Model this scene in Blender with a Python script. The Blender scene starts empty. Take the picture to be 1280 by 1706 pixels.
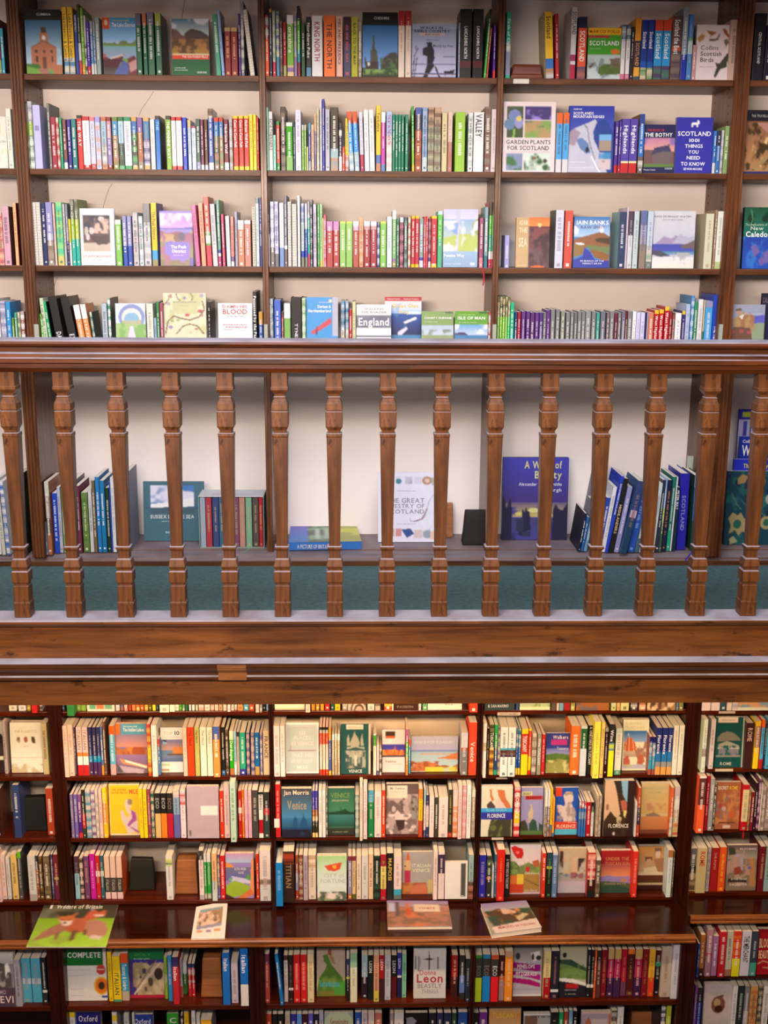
import bpy, math, random
import numpy as np
random.seed(7)
C = bpy.context.scene.collection
# ------------------------------------------------------------ camera
FPX, PITCH, YAW, ROLL, CZ = 1901.5, .2302, .0246, .0056, 3.45
def axes():
    cy, sy, cp, sp = math.cos(YAW), math.sin(YAW), math.cos(PITCH), math.sin(PITCH)
    f = np.array([sy*cp, cy*cp, -sp]); rt = np.array([cy, -sy, 0.]); up = np.cross(rt, f)
    cr, sr = math.cos(ROLL), math.sin(ROLL)
    return rt*cr+up*sr, -rt*sr+up*cr, f
RT, UP, FW = axes()
cam_d = bpy.data.cameras.new('camera'); cam = bpy.data.objects.new('camera', cam_d); C.objects.link(cam)
cam_d.sensor_fit = 'HORIZONTAL'; cam_d.sensor_width = 36; cam_d.lens = 36*FPX/1280
cam_d.clip_start = .05
from mathutils import Matrix
M = Matrix(((RT[0], UP[0], -FW[0], 0), (RT[1], UP[1], -FW[1], 0), (RT[2], UP[2], -FW[2], CZ), (0, 0, 0, 1)))
cam.matrix_world = M
sc = bpy.context.scene
sc.camera = cam
# ------------------------------------------------------------ light and exposure
w = bpy.data.worlds.new('world'); sc.world = w; w.use_nodes = True
w.node_tree.nodes['Background'].inputs[0].default_value = (.9, .85, .8, 1)
w.node_tree.nodes['Background'].inputs[1].default_value = .3
def area(name, loc, target, sx, sy, power, col):
    d = bpy.data.lights.new(name, 'AREA'); d.shape = 'RECTANGLE'; d.size = sx; d.size_y = sy; d.energy = power; d.color = col
    o = bpy.data.objects.new(name, d); C.objects.link(o); o.location = loc
    from mathutils import Vector
    o.rotation_euler = (Vector(target)-Vector(loc)).to_track_quat('-Z', 'Y').to_euler()
    return o
area('skylight', (-.3, 1.0, CZ+3.3), (.1, 3.9, CZ-.5), 3.6, 2.0, 290, (.80, .85, 1.0))
area('gallery_lamp', (-.75, .42, CZ+.36), (-.1, 4.2, CZ+.0), 1.5, .26, 114, (1.0, .83, .70))
area('gallery_lamp', (.9, .42, CZ+.36), (.4, 4.2, CZ+.0), 1.0, .26, 28, (1.0, .80, .66))
area('hall_window', (-1.9, -1.8, CZ+.9), (0, 4, CZ+.4), 1.0, 1.0, 26, (1.0, .62, .40))  # warm fill light added for the top gallery shelf, no real window
for lx, pw in ((-1.0, 17), (0.05, 18), (1.1, 12)):
    area('soffit_lamp', (lx, 3.36, CZ-1.36), (lx, 4.12, CZ-2.05), .8, .07, pw, (1.0, .66, .38))
area('ground_window', (-.5, -1.2, CZ-1.2), (0, 3.9, CZ-2.8), 1.6, 1.0, 24, (.93, .93, 1.0))  # neutral fill light added for the lower shelves, no real window
sc.view_settings.view_transform = 'Standard'; sc.view_settings.look = 'None'
sc.view_settings.gamma = 1; sc.view_settings.use_curve_mapping = False
sc.view_settings.exposure = 0.0
# ------------------------------------------------------------ helpers
def ray(px, py):
    return FW*FPX + RT*(px-640) - UP*(py-853)
def onY(px, py, Y):           # a picture point back on to the vertical plane Y -> (X, Z)
    d = ray(px, py); t = Y/d[1]
    return d[0]*t, CZ+d[2]*t
def onZ(px, py, Z):           # ... on to the horizontal plane Z -> (X, Y)
    d = ray(px, py); t = (Z-CZ)/d[2]
    return d[0]*t, d[1]*t
def lin(v):
    return v/12.92 if v <= .04045 else ((v+.055)/1.055)**2.4
_hc = {}; INK = .72
def hexc(s):
    if s not in _hc:
        if len(s) == 3: s6 = ''.join(c*2 for c in s)
        else: s6 = s
        c = [lin(int(s6[i:i+2], 16)/255) for i in (0, 2, 4)]; g = sum(c)/3      # printing inks: a little denser than the hex triple
        _hc[s] = tuple(max(.006, (g+(q-g)*.98)*INK) for q in c)
    return _hc[s]
class MB:
    def __init__(s): s.v = []; s.f = []; s.c = []      # c: one colour per face or list of per-corner colours
    def quad(s, a, b, c, d, col):
        n = len(s.v); s.v += [a, b, c, d]; s.f.append((n, n+1, n+2, n+3)); s.c.append(col)
    def box(s, x0, x1, y0, y1, z0, z1, col=(1, 1, 1)):
        n = len(s.v)
        s.v += [(x0, y0, z0), (x1, y0, z0), (x1, y1, z0), (x0, y1, z0), (x0, y0, z1), (x1, y0, z1), (x1, y1, z1), (x0, y1, z1)]
        for q in ((0, 3, 2, 1), (4, 5, 6, 7), (0, 1, 5, 4), (1, 2, 6, 5), (2, 3, 7, 6), (3, 0, 4, 7)):
            s.f.append(tuple(n+i for i in q)); s.c.append(col)
    def mesh(s, name, mats):
        me = bpy.data.meshes.new(name); me.from_pydata(s.v, [], s.f)
        at = me.color_attributes.new('Col', 'FLOAT_COLOR', 'CORNER')
        buf = []
        for f, c in zip(s.f, s.c):
            if isinstance(c, list):
                for q in c: buf += [q[0], q[1], q[2], 1.]
            else: buf += [c[0], c[1], c[2], 1.]*len(f)
        at.data.foreach_set('color', buf)
        for m in (mats if isinstance(mats, list) else [mats]): me.materials.append(m)
        me.update(); return me
    def obj(s, name, mats, parent=None, loc=None):
        o = bpy.data.objects.new(name, s.mesh(name, mats)); C.objects.link(o)
        if loc is not None: o.location = loc
        if parent: o.parent = parent
        return o
def tag(o, label=None, cat=None, group=None, kind=None):
    for k, v in (('label', label), ('category', cat), ('group', group), ('kind', kind)):
        if v: o[k] = v
    return o
def empty(name, loc, label, cat, group=None):
    o = bpy.data.objects.new(name, None); C.objects.link(o); o.location = loc; o.empty_display_size = .05
    return tag(o, label, cat, group)
def bevel(o, wd, seg=2):
    m = o.modifiers.new('bevel', 'BEVEL'); m.width = wd; m.segments = seg; m.limit_method = 'ANGLE'; return o
# ------------------------------------------------------------ materials
def new_mat(name):
    m = bpy.data.materials.new(name); m.use_nodes = True; nt = m.node_tree
    return m, nt, nt.nodes['Principled BSDF']
def attr_mat(name, rough, coat=0., var=.08):
    m, nt, b = new_mat(name)
    a = nt.nodes.new('ShaderNodeAttribute'); a.attribute_name = 'Col'
    tc = nt.nodes.new('ShaderNodeTexCoord'); n = nt.nodes.new('ShaderNodeTexNoise'); n.inputs['Scale'].default_value = 40
    mp = nt.nodes.new('ShaderNodeMapRange'); mp.inputs['To Min'].default_value = 1-var; mp.inputs['To Max'].default_value = 1+var
    mx = nt.nodes.new('ShaderNodeVectorMath'); mx.operation = 'SCALE'
    nt.links.new(tc.outputs['Object'], n.inputs['Vector']); nt.links.new(n.outputs['Fac'], mp.inputs['Value'])
    nt.links.new(a.outputs['Color'], mx.inputs[0]); nt.links.new(mp.outputs[0], mx.inputs['Scale'])
    nt.links.new(mx.outputs[0], b.inputs['Base Color'])
    b.inputs['Roughness'].default_value = rough; b.inputs['Coat Weight'].default_value = coat; b.inputs['Coat Roughness'].default_value = .12; b.inputs['Specular IOR Level'].default_value = .3
    return m
GLOSS = attr_mat('laminated_cover', .42, .06); MATTE = attr_mat('matt_cover', .6); PAINT = attr_mat('plain_coloured', .5)
def page_mat():
    m, nt, b = new_mat('page_edges')
    tc = nt.nodes.new('ShaderNodeTexCoord'); mp = nt.nodes.new('ShaderNodeMapping'); mp.inputs['Scale'].default_value = (1400, 3, 3)
    n = nt.nodes.new('ShaderNodeTexNoise'); n.inputs['Scale'].default_value = 1
    cr = nt.nodes.new('ShaderNodeValToRGB'); cr.color_ramp.elements[0].color = (.52, .43, .32, 1); cr.color_ramp.elements[1].color = (.78, .70, .58, 1)
    cr.color_ramp.elements[0].position = .35; cr.color_ramp.elements[1].position = .6
    nt.links.new(tc.outputs['Object'], mp.inputs['Vector']); nt.links.new(mp.outputs[0], n.inputs['Vector'])
    nt.links.new(n.outputs['Fac'], cr.inputs[0]); nt.links.new(cr.outputs[0], b.inputs['Base Color']); b.inputs['Roughness'].default_value = .8
    return m
PAGES = page_mat()
def wood(name, dark, lite, axis='X', rough=.32, dust=0., dcol=(.42, .42, .50), worn=0., coat=.3):
    m, nt, b = new_mat(name); N = nt.nodes.new; L = nt.links.new
    tc = N('ShaderNodeTexCoord'); mp = N('ShaderNodeMapping')
    s = {'X': (2.2, 30, 30), 'Z': (30, 30, 2.2), 'Y': (30, 2.2, 30)}[axis]; mp.inputs['Scale'].default_value = s
    n = N('ShaderNodeTexNoise'); n.inputs['Scale'].default_value = 1.6; n.inputs['Detail'].default_value = 6; n.inputs['Roughness'].default_value = .62; n.inputs['Distortion'].default_value = .6
    cr = N('ShaderNodeValToRGB'); cr.color_ramp.elements[0].position = .3; cr.color_ramp.elements[1].position = .72
    cr.color_ramp.elements[0].color = (*dark, 1); cr.color_ramp.elements[1].color = (*lite, 1)
    L(tc.outputs['Object'], mp.inputs['Vector']); L(mp.outputs[0], n.inputs['Vector']); L(n.outputs['Fac'], cr.inputs[0])
    out = cr.outputs[0]
    n3 = N('ShaderNodeTexNoise'); n3.inputs['Scale'].default_value = 3.5; n3.inputs['Detail'].default_value = 3     # broad stain patches
    L(tc.outputs['Object'], n3.inputs['Vector'])
    r3 = N('ShaderNodeMapRange'); r3.inputs['From Min'].default_value = .3; r3.inputs['From Max'].default_value = .7; r3.inputs['To Min'].default_value = .78; r3.inputs['To Max'].default_value = 1.2
    L(n3.outputs['Fac'], r3.inputs['Value'])
    sv = N('ShaderNodeVectorMath'); sv.operation = 'SCALE'; L(out, sv.inputs[0]); L(r3.outputs[0], sv.inputs['Scale']); out = sv.outputs[0]
    if worn:                                            # dark knocks and scratches
        mp2 = N('ShaderNodeMapping'); mp2.inputs['Scale'].default_value = tuple(q*.35+4 for q in s)
        v = N('ShaderNodeTexNoise'); v.inputs['Scale'].default_value = 1.9; v.inputs['Detail'].default_value = 8; v.inputs['Roughness'].default_value = .7
        r2 = N('ShaderNodeMapRange'); r2.inputs['From Min'].default_value = .58; r2.inputs['From Max'].default_value = .66; r2.inputs['To Max'].default_value = worn
        L(tc.outputs['Object'], mp2.inputs['Vector']); L(mp2.outputs[0], v.inputs['Vector']); L(v.outputs['Fac'], r2.inputs['Value'])
        mx = N('ShaderNodeMix'); mx.data_type = 'RGBA'; L(r2.outputs[0], mx.inputs[0]); L(out, mx.inputs[6]); mx.inputs[7].default_value = (dark[0]*.25, dark[1]*.25, dark[2]*.25, 1); out = mx.outputs[2]
    if dust:                                            # settled dust on what faces up
        g = N('ShaderNodeNewGeometry'); sp = N('ShaderNodeSeparateXYZ'); L(g.outputs['Normal'], sp.inputs[0])
        r = N('ShaderNodeMapRange'); r.inputs['From Min'].default_value = .55; r.inputs['From Max'].default_value = .9; r.inputs['To Max'].default_value = dust
        nz = N('ShaderNodeTexNoise'); nz.inputs['Scale'].default_value = 9; nz.inputs['Detail'].default_value = 4
        rn = N('ShaderNodeMapRange'); rn.inputs['From Min'].default_value = .3; rn.inputs['From Max'].default_value = .6; rn.inputs['To Min'].default_value = .55
        L(tc.outputs['Object'], nz.inputs['Vector']); L(nz.outputs['Fac'], rn.inputs['Value']); L(sp.outputs['Z'], r.inputs['Value'])
        ml = N('ShaderNodeMath'); ml.operation = 'MULTIPLY'; L(r.outputs[0], ml.inputs[0]); L(rn.outputs[0], ml.inputs[1])
        mx = N('ShaderNodeMix'); mx.data_type = 'RGBA'; L(ml.outputs[0], mx.inputs[0]); L(out, mx.inputs[6]); mx.inputs[7].default_value = (*dcol, 1); out = mx.outputs[2]
        ro = N('ShaderNodeMapRange'); ro.inputs['To Min'].default_value = rough; ro.inputs['To Max'].default_value = .75; L(ml.outputs[0], ro.inputs['Value']); L(ro.outputs[0], b.inputs['Roughness'])
    else: b.inputs['Roughness'].default_value = rough
    b.inputs['Specular IOR Level'].default_value = .28
    L(out, b.inputs['Base Color']); b.inputs['Coat Weight'].default_value = coat; b.inputs['Coat Roughness'].default_value = .15
    bp = N('ShaderNodeBump'); bp.inputs['Strength'].default_value = .12; bp.inputs['Distance'].default_value = .002; L(n.outputs['Fac'], bp.inputs['Height']); L(bp.outputs[0], b.inputs['Normal'])
    return m
W_SHELF = wood('gallery_shelf_wood', (.036, .010, .003), (.15, .046, .012), 'X', dust=.3, rough=.45, coat=.03)
W_POST = wood('gallery_upright_wood', (.035, .009, .003), (.17, .055, .016), 'Z', rough=.36, coat=.15)
W_RAIL = wood('handrail_wood', (.026, .005, .001), (.150, .038, .006), 'X', rough=.4, dust=.8, coat=.04)
W_FASC = wood('fascia_wood', (.075, .022, .005), (.23, .080, .018), 'X', rough=.42, dust=.9, worn=.85, coat=.05)
W_MOULD = wood('moulding_wood', (.030, .009, .003), (.115, .036, .010), 'X', rough=.36, dust=.95, dcol=(.5, .5, .58), coat=.1)
W_PLINTH = wood('plinth_wood', (.036, .012, .004), (.13, .044, .014), 'X', rough=.4, dust=.35, coat=.05)
W_BAL = wood('baluster_wood', (.050, .017, .005), (.19, .066, .017), 'Z', rough=.42, dust=.9, worn=.85, dcol=(.42, .40, .47), coat=.05)
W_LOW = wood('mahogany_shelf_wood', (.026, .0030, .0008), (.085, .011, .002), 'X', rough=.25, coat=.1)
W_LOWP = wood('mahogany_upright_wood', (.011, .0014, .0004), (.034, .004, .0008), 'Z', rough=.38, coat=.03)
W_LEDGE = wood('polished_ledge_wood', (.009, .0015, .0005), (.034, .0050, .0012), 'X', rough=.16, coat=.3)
W_EDGE = wood('worn_ledge_edge_wood', (.085, .020, .004), (.32, .11, .028), 'X', rough=.34, worn=.5, coat=.1)
def plaster(name, col, col2, sc_=2.5, bump=.1):
    m, nt, b = new_mat(name); N = nt.nodes.new; L = nt.links.new
    tc = N('ShaderNodeTexCoord'); n = N('ShaderNodeTexNoise'); n.inputs['Scale'].default_value = sc_; n.inputs['Detail'].default_value = 5
    cr = N('ShaderNodeValToRGB'); cr.color_ramp.elements[0].position = .35; cr.color_ramp.elements[1].position = .65
    cr.color_ramp.elements[0].color = (*col, 1); cr.color_ramp.elements[1].color = (*col2, 1)
    L(tc.outputs['Object'], n.inputs['Vector']); L(n.outputs['Fac'], cr.inputs[0]); L(cr.outputs[0], b.inputs['Base Color'])
    b.inputs['Roughness'].default_value = .75
    bp = N('ShaderNodeBump'); bp.inputs['Strength'].default_value = bump; L(n.outputs['Fac'], bp.inputs['Height']); L(bp.outputs[0], b.inputs['Normal'])
    return m
WALLM = plaster('gallery_plaster', (.74, .665, .62), (.80, .725, .68))
WALLL = plaster('ground_plaster', (.62, .50, .36), (.68, .56, .42))
ROOMM = plaster('hall_plaster', (.20, .15, .11), (.24, .18, .14))
CARPET = plaster('teal_carpet', (.045, .105, .110), (.075, .155, .160), 60, .5)
FLOORM = plaster('hall_carpet', (.08, .05, .035), (.12, .07, .05), 30, .3)
# ------------------------------------------------------------ the room shell
def slab(name, b, mat, kind='structure'):
    m = MB(); m.box(*b); o = m.obj(name, mat); o['kind'] = kind; return o
ZG = CZ-1.115                                  # gallery floor
YW = 4.23                                      # gallery back wall
YU, YL, YB = 4.0, 4.12, 3.89                   # fronts: gallery case, ground case, ground base units
YWL = 4.34
slab('wall_back', (-2.6, 2.8, YW, YW+.2, ZG-.25, CZ+3.9), WALLM)
slab('wall_back.001', (-2.6, 2.8, YWL, YWL+.1, 0, CZ-1.40), WALLL)
slab('floor', (-2.6, 2.8, -3.4, 4.5, -.06, 0), FLOORM)
slab('ceiling', (-2.6, 2.8, -3.4, 4.5, CZ+3.9, CZ+4.0), ROOMM)
slab('wall_left', (-2.7, -2.6, -3.4, 4.5, 0, CZ+3.9), ROOMM)
slab('wall_right', (2.8, 2.9, -3.4, 4.5, 0, CZ+3.9), ROOMM)
slab('wall_rear', (-2.6, 2.8, -3.5, -3.4, 0, CZ+3.9), ROOMM)
slab('floor.001', (-2.6, 2.8, 3.25, YW, ZG-.02, ZG), CARPET)          # gallery carpet
slab('ceiling.001', (-2.6, 2.8, 3.25, YWL, CZ-1.338, CZ-1.32), ROOMM)   # soffit under the gallery
slab('trim_1', (-2.6, 2.8, 3.25, YW, CZ-1.32, ZG-.02), W_FASC)
slab('ceiling.002', (-2.6, 2.8, -3.4, 2.3, CZ+.505, CZ+.57), ROOMM)      # unseen slab added to keep the gallery lamps' light off the top shelf
def extrude(pts, x0, x1, name, mat, parent=None):
    m = MB(); n = len(pts)
    for x in (x0, x1):
        for y, z in pts: m.v.append((x, y, z))
    for i in range(n):
        j = (i+1) % n; m.f.append((i, j, n+j, n+i)); m.c.append((1, 1, 1))
    m.f.append(tuple(range(n))[::-1]); m.c.append((1, 1, 1)); m.f.append(tuple(range(n, 2*n))); m.c.append((1, 1, 1))
    return m.obj(name, mat, parent)
def PZ(py, Y): return onY(640, py, Y)[1]
# gallery front: fascia boards and the dusty moulding between them
zt = CZ-1.066
f1 = extrude([(3.2, PZ(1044, 3.2)), (3.2, PZ(1094, 3.2)-.012), (3.25, PZ(1094, 3.2)-.012), (3.25, PZ(1044, 3.2))], -2.6, 2.8, 'trim_2', W_FASC); f1['kind'] = 'structure'
zm = PZ(1105, 3.15)
f2 = extrude([(3.21, zm), (3.15, zm), (3.15, zm-.012), (3.158, zm-.016), (3.158, zm-.022), (3.172, zm-.034), (3.178, zm-.036), (3.178, zm-.046), (3.172, zm-.050), (3.172, zm-.058), (3.19, zm-.066), (3.21, zm-.066)], -2.6, 2.8, 'trim_3', W_MOULD); f2['kind'] = 'structure'
# a newer, lighter length let into the moulding
mx0 = onY(362, 1120, 3.15)[0]; mx1 = onY(410, 1120, 3.15)[0]
W_NEW = wood('let_in_moulding_wood', (.17, .06, .018), (.36, .15, .05), 'X', rough=.35)
f2b = extrude([(3.17, zm-.001), (3.148, zm-.0035), (3.148, zm-.013), (3.156, zm-.017), (3.156, zm-.022), (3.170, zm-.034), (3.176, zm-.036), (3.176, zm-.046), (3.170, zm-.050), (3.170, zm-.059), (3.19, zm-.0665), (3.2, zm-.0665)], mx0, mx1, 'trim_4', W_NEW); f2b['kind'] = 'structure'
f3 = extrude([(3.2, zm-.060), (3.2, CZ-1.341), (3.25, CZ-1.341), (3.25, zm-.060)], -2.6, 2.8, 'trim_5', W_FASC); f3['kind'] = 'structure'
# ------------------------------------------------------------ balustrade
bal = empty('balustrade', (0, 3.2, zt), 'long brown wooden gallery balustrade with moulded handrail and square balusters', 'balustrade')
def child(o, p):
    o.parent = p; o.location = tuple(-q for q in p.location) if o.location.length == 0 else tuple(a-b for a, b in zip(o.location, p.location)); return o
h0 = CZ-.259
hr = extrude([(3.165, h0-.004), (3.170, h0), (3.262, h0), (3.267, h0-.004), (3.267, h0-.012), (3.25, h0-.03), (3.245, h0-.09), (3.19, h0-.09), (3.184, h0-.080), (3.176, h0-.078),
              (3.176, h0-.066), (3.160, h0-.062), (3.160, h0-.050), (3.165, h0-.048), (3.168, h0-.038), (3.182, h0-.034), (3.182, h0-.022), (3.172, h0-.018), (3.166, h0-.016), (3.162, h0-.010)], -2.58, 2.78, 'handrail', W_RAIL)
child(hr, bal)
br = extrude([(3.262, zt), (3.172, zt), (3.166, zt-.004), (3.166, zt-.011), (3.174, zt-.014), (3.180, zt-.022), (3.196, zt-.028), (3.196, zt-.04), (3.262, zt-.04)], -2.58, 2.78, 'base_rail', W_FASC)
child(br, bal)
PROF = [(615, 13.5), (644, 13.5), (646, 14.5), (650, 14.5), (657, 9.2), (661, 8.6), (662, 10.3), (664, 9.6), (673, 13.8), (683, 14.2), (684, 12.6), (685.5, 12.6), (686, 14.2), (711, 14), (717, 10.6), (722, 10.0), (722.5, 13), (727, 13.2),
        (729, 12.6), (910, 9.3), (911, 12.2), (914, 12.2), (918, 9.3), (930, 9.3), (932, 12), (936, 12.8), (943, 14.2), (948, 11.6), (950, 11.6), (952, 14.2), (969, 14), (971, 11.4), (974, 11.4), (976, 12.8), (1001, 12.8), (1003, 14.2), (1006, 14.2), (1006.5, 13.6), (1026, 13.6)]
def baluster():
    m = MB(); k = 1.70e-3*1.0
    rows = []
    for py, hw in PROF:
        z = onY(645, py, 3.2)[1]; h = hw*k; n = len(m.v)
        z = max(z, zt); c = min(.0013, h*.15)
        for (x, y) in ((-h+c, -h), (h-c, -h), (h, -h+c), (h, h-c), (h-c, h), (-h+c, h), (-h, h-c), (-h, -h+c)): m.v.append((x, y, z-zt))
        rows.append(n)
    for a, b in zip(rows, rows[1:]):
        for i in range(8):
            j = (i+1) % 8; m.f.append((a+i, b+i, b+j, a+j)); m.c.append((1, 1, 1))
    m.f.append(tuple(rows[0]+i for i in range(8))); m.c.append((1, 1, 1)); m.f.append(tuple(rows[-1]+i for i in range(8))[::-1]); m.c.append((1, 1, 1))
    return m
bx = [-140, -53, 34.5, 121.5, 208, 296, 383, 470.5, 558, 645, 732.5, 818.5, 905, 992, 1077.5, 1164, 1250, 1337]
bm0 = None
for i, px in enumerate(bx):
    X = onY(px, 1018, 3.18)[0]
    if bm0 is None: bm0 = baluster().mesh('baluster', W_BAL)
    o = bpy.data.objects.new('baluster', bm0); C.objects.link(o); o.parent = bal; o.location = (X, 3.217-3.2, 0)
# ------------------------------------------------------------ gallery bookcase
bc = empty('gallery_bookcase', (0, YU, ZG), 'tall brown wooden bookcase fixed against the white gallery wall', 'bookcase')
ZS = {0: CZ+.845, 1: CZ+.5395, 2: CZ+.2407, 3: CZ-.0758, 4: CZ-.40, 5: CZ-1.0774}
XA0, XA1 = -1.135, -1.093; XB0, XB1 = -.322, -.300; XC0, XC1 = .466, .4873; XD0, XD1 = 1.2555, 1.308
BAYS = [(-1.95, XA0), (XA1, XB0), (XB1, XC0), (XC1, XD0), (XD1, 2.1)]
def fluted(x0, x1, yf, z0, z1, name, mat, parent, n=3, back=None):
    m = MB(); w_ = x1-x0; back = back or YW
    pts = [(x0, yf+.004), (x0+.002, yf)]
    for i in range(n):
        a = x0+.006+(w_-.012)*i/n; b = x0+.006+(w_-.012)*(i+1)/n; q = (b-a)
        pts += [(a+q*.25, yf), (a+q*.35, yf+.005), (a+q*.65, yf+.005), (a+q*.75, yf)]
    pts += [(x1-.002, yf), (x1, yf+.004), (x1, back), (x0, back)]
    k = len(pts)
    for z in (z0, z1):
        for x, y in pts: m.v.append((x, y, z))
    for i in range(k):
        j = (i+1) % k; m.f.append((i, j, k+j, k+i)); m.c.append((1, 1, 1))
    m.f.append(tuple(range(k))[::-1]); m.c.append((1, 1, 1)); m.f.append(tuple(range(k, 2*k))); m.c.append((1, 1, 1))
    return child(m.obj(name, mat, None), parent)
for x0, x1 in ((XA0, XA1), (XD0, XD1)):
    fluted(x0, x1, YU-.012, CZ-.40, CZ+.9, 'pilaster', W_POST, bc)
    fluted(x0-(.007 if x0 < 0 else .006), x1-(.004 if x0 < 0 else .007), 3.905, ZG+.035, CZ-.40, 'pilaster', W_POST, bc)
for x0, x1 in ((XB0, XB1), (XC0, XC1)):
    fluted(x0, x1, YU-.008, CZ-.40, CZ+.9, 'upright', W_POST, bc, 1)
    fluted(x0, x1, 3.975, ZG+.035, CZ-.40, 'upright', W_POST, bc, 1)
for bi, (x0, x1) in enumerate(BAYS):
    for k in (0, 1, 2, 3, 4, 5):
        m = MB(); z = ZS[k]; y0 = YU if k not in (4,) else YU-.02
        m.box(x0, x1, y0, YW, z-.020, z)
        o = m.obj('shelf', W_SHELF); child(o, bc); bevel(o, .002, 2)
p = extrude([(YW, ZG), (3.915, ZG), (3.915, ZG+.018), (3.925, ZG+.020), (3.93, ZG+.026), (3.95, ZG+.030), (3.955, ZG+.034), (3.99, ZG+.0345), (YW, ZG+.0345)], -1.95, 2.1, 'plinth', W_PLINTH); child(p, bc)
p['label'] = 'dusty moulded plinth'
c_ = extrude([(YW, CZ+.9), (3.93, CZ+.9), (3.90, CZ+.93), (3.80, CZ+.95), (3.54, CZ+.97), (3.42, CZ+1.00), (3.42, CZ+1.06), (YW, CZ+1.06)], -2.0, 2.2, 'cornice', W_SHELF); child(c_, bc)  # unseen overhang added to shade the top shelf from the skylight
# small drilled holes for the shelf pegs down the inner sides of the wide pilasters
pil = [o for o in bc.children if o.name.startswith('pilaster')]
for x, s, pp in ((XA1, 1, pil[0]), (XD0, -1, pil[2])):
    m = MB()
    for yy in (YU+.035, YW-.035):
        for k in range(46):
            z = CZ-.37+k*.026
            m.box(min(x, x+s*.0008), max(x, x+s*.0008), yy-.003, yy+.003, z-.003, z+.003, (.02, .01, .01))
    o = m.obj('peg_holes', PAINT); o.parent = pp
# hairline cracks in the plaster: part of the wall's look, thin dark seams
def crack(pts, name='wall_back_crack'):
    m = MB(); q = [onY(a, b, YW-.0008) for a, b in pts]
    for i in range(len(q)-1):
        (xa, za), (xb, zb) = q[i], q[i+1]; wd = .0009
        m.quad((xa-wd, YW-.0008, za), (xa+wd, YW-.0008, za), (xb+wd, YW-.0008, zb), (xb-wd, YW-.0008, zb), (.16, .13, .11))
    o = m.obj(name, PAINT); o['kind'] = 'structure'
crack([(256, 152), (250, 162), (243, 172), (236, 182), (231, 194)], 'trim_6')
crack([(187, 306), (181, 316), (177, 327), (173, 341), (171, 351)], 'trim_7')
crack([(95, 462), (91, 474), (89, 486), (90, 492)], 'trim_8')
crack([(308, 0), (306, 12), (304, 24), (303, 34)], 'trim_9')
# ------------------------------------------------------------ ground floor bookcases
gl = empty('ground_bookcase', (0, YL, 0), 'dark mahogany bookcase under the gallery with a deep polished ledge', 'bookcase')
gr = empty('ground_bookcase', (1.4, YL, 0), 'dark mahogany bookcase at far right whose ledge is shallower', 'bookcase')
ZL = {'0': CZ-1.754, '1': CZ-2.024, '2': CZ-2.288, '3': CZ-2.565, '4': CZ-2.886, '5': CZ-3.19}
ZR = {'0': PZ(1186, YL), '1': PZ(1284, YL)+.004, '2': PZ(1386, YL)+.004, '3': CZ-2.548, '4': CZ-2.835, '5': CZ-3.13}
def lx(px, py, Y=YL): return onY(px, py, Y)[0]
LA = (lx(97, 1450), lx(120, 1450)); LB = (lx(448.5, 1240), lx(456.5, 1240)); LC = (lx(795.5, 1240), lx(804, 1240)); LD = (lx(1139.5, 1240), lx(1165, 1240))
BA = (lx(81, 1650, YB), lx(108, 1650, YB)); BB = (lx(415.5, 1650, YB), lx(441.5, 1650, YB)); BC = (lx(783.5, 1650, YB), lx(791, 1650, YB)); BD = (lx(1131.5, 1640, YB), lx(1157.5, 1640, YB))
ZLT = CZ-2.588; XEND = 2.2
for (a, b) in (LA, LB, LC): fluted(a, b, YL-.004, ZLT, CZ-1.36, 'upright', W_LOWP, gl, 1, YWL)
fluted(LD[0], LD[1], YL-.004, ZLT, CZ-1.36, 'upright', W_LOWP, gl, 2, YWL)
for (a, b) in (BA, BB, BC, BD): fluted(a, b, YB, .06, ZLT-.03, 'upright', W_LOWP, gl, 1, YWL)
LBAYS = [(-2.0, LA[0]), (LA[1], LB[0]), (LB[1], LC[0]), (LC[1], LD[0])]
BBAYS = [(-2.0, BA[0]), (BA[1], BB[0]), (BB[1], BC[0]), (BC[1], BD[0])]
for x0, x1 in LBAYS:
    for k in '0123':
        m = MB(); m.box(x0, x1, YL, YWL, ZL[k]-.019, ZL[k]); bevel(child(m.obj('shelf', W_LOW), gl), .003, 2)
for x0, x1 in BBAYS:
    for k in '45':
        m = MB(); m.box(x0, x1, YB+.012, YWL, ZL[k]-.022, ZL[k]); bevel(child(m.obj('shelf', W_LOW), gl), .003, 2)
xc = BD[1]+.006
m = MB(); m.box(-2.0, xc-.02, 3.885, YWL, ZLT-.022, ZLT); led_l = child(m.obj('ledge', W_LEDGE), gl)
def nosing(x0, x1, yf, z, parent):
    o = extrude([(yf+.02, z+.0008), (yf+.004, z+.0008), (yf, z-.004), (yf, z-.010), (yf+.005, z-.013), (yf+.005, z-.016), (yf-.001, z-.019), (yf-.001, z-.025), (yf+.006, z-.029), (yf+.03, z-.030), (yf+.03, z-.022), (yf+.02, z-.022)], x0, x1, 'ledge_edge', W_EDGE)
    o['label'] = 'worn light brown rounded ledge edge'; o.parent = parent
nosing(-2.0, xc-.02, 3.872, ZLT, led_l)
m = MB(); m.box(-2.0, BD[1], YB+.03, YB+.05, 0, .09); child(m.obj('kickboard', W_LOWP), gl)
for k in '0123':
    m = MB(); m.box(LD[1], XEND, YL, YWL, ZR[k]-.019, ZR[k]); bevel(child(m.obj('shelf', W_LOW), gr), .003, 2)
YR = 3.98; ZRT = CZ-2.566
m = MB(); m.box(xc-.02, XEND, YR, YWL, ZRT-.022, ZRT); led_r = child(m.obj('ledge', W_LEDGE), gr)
nosing(xc-.012, XEND, YR-.013, ZRT, led_r)
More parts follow.
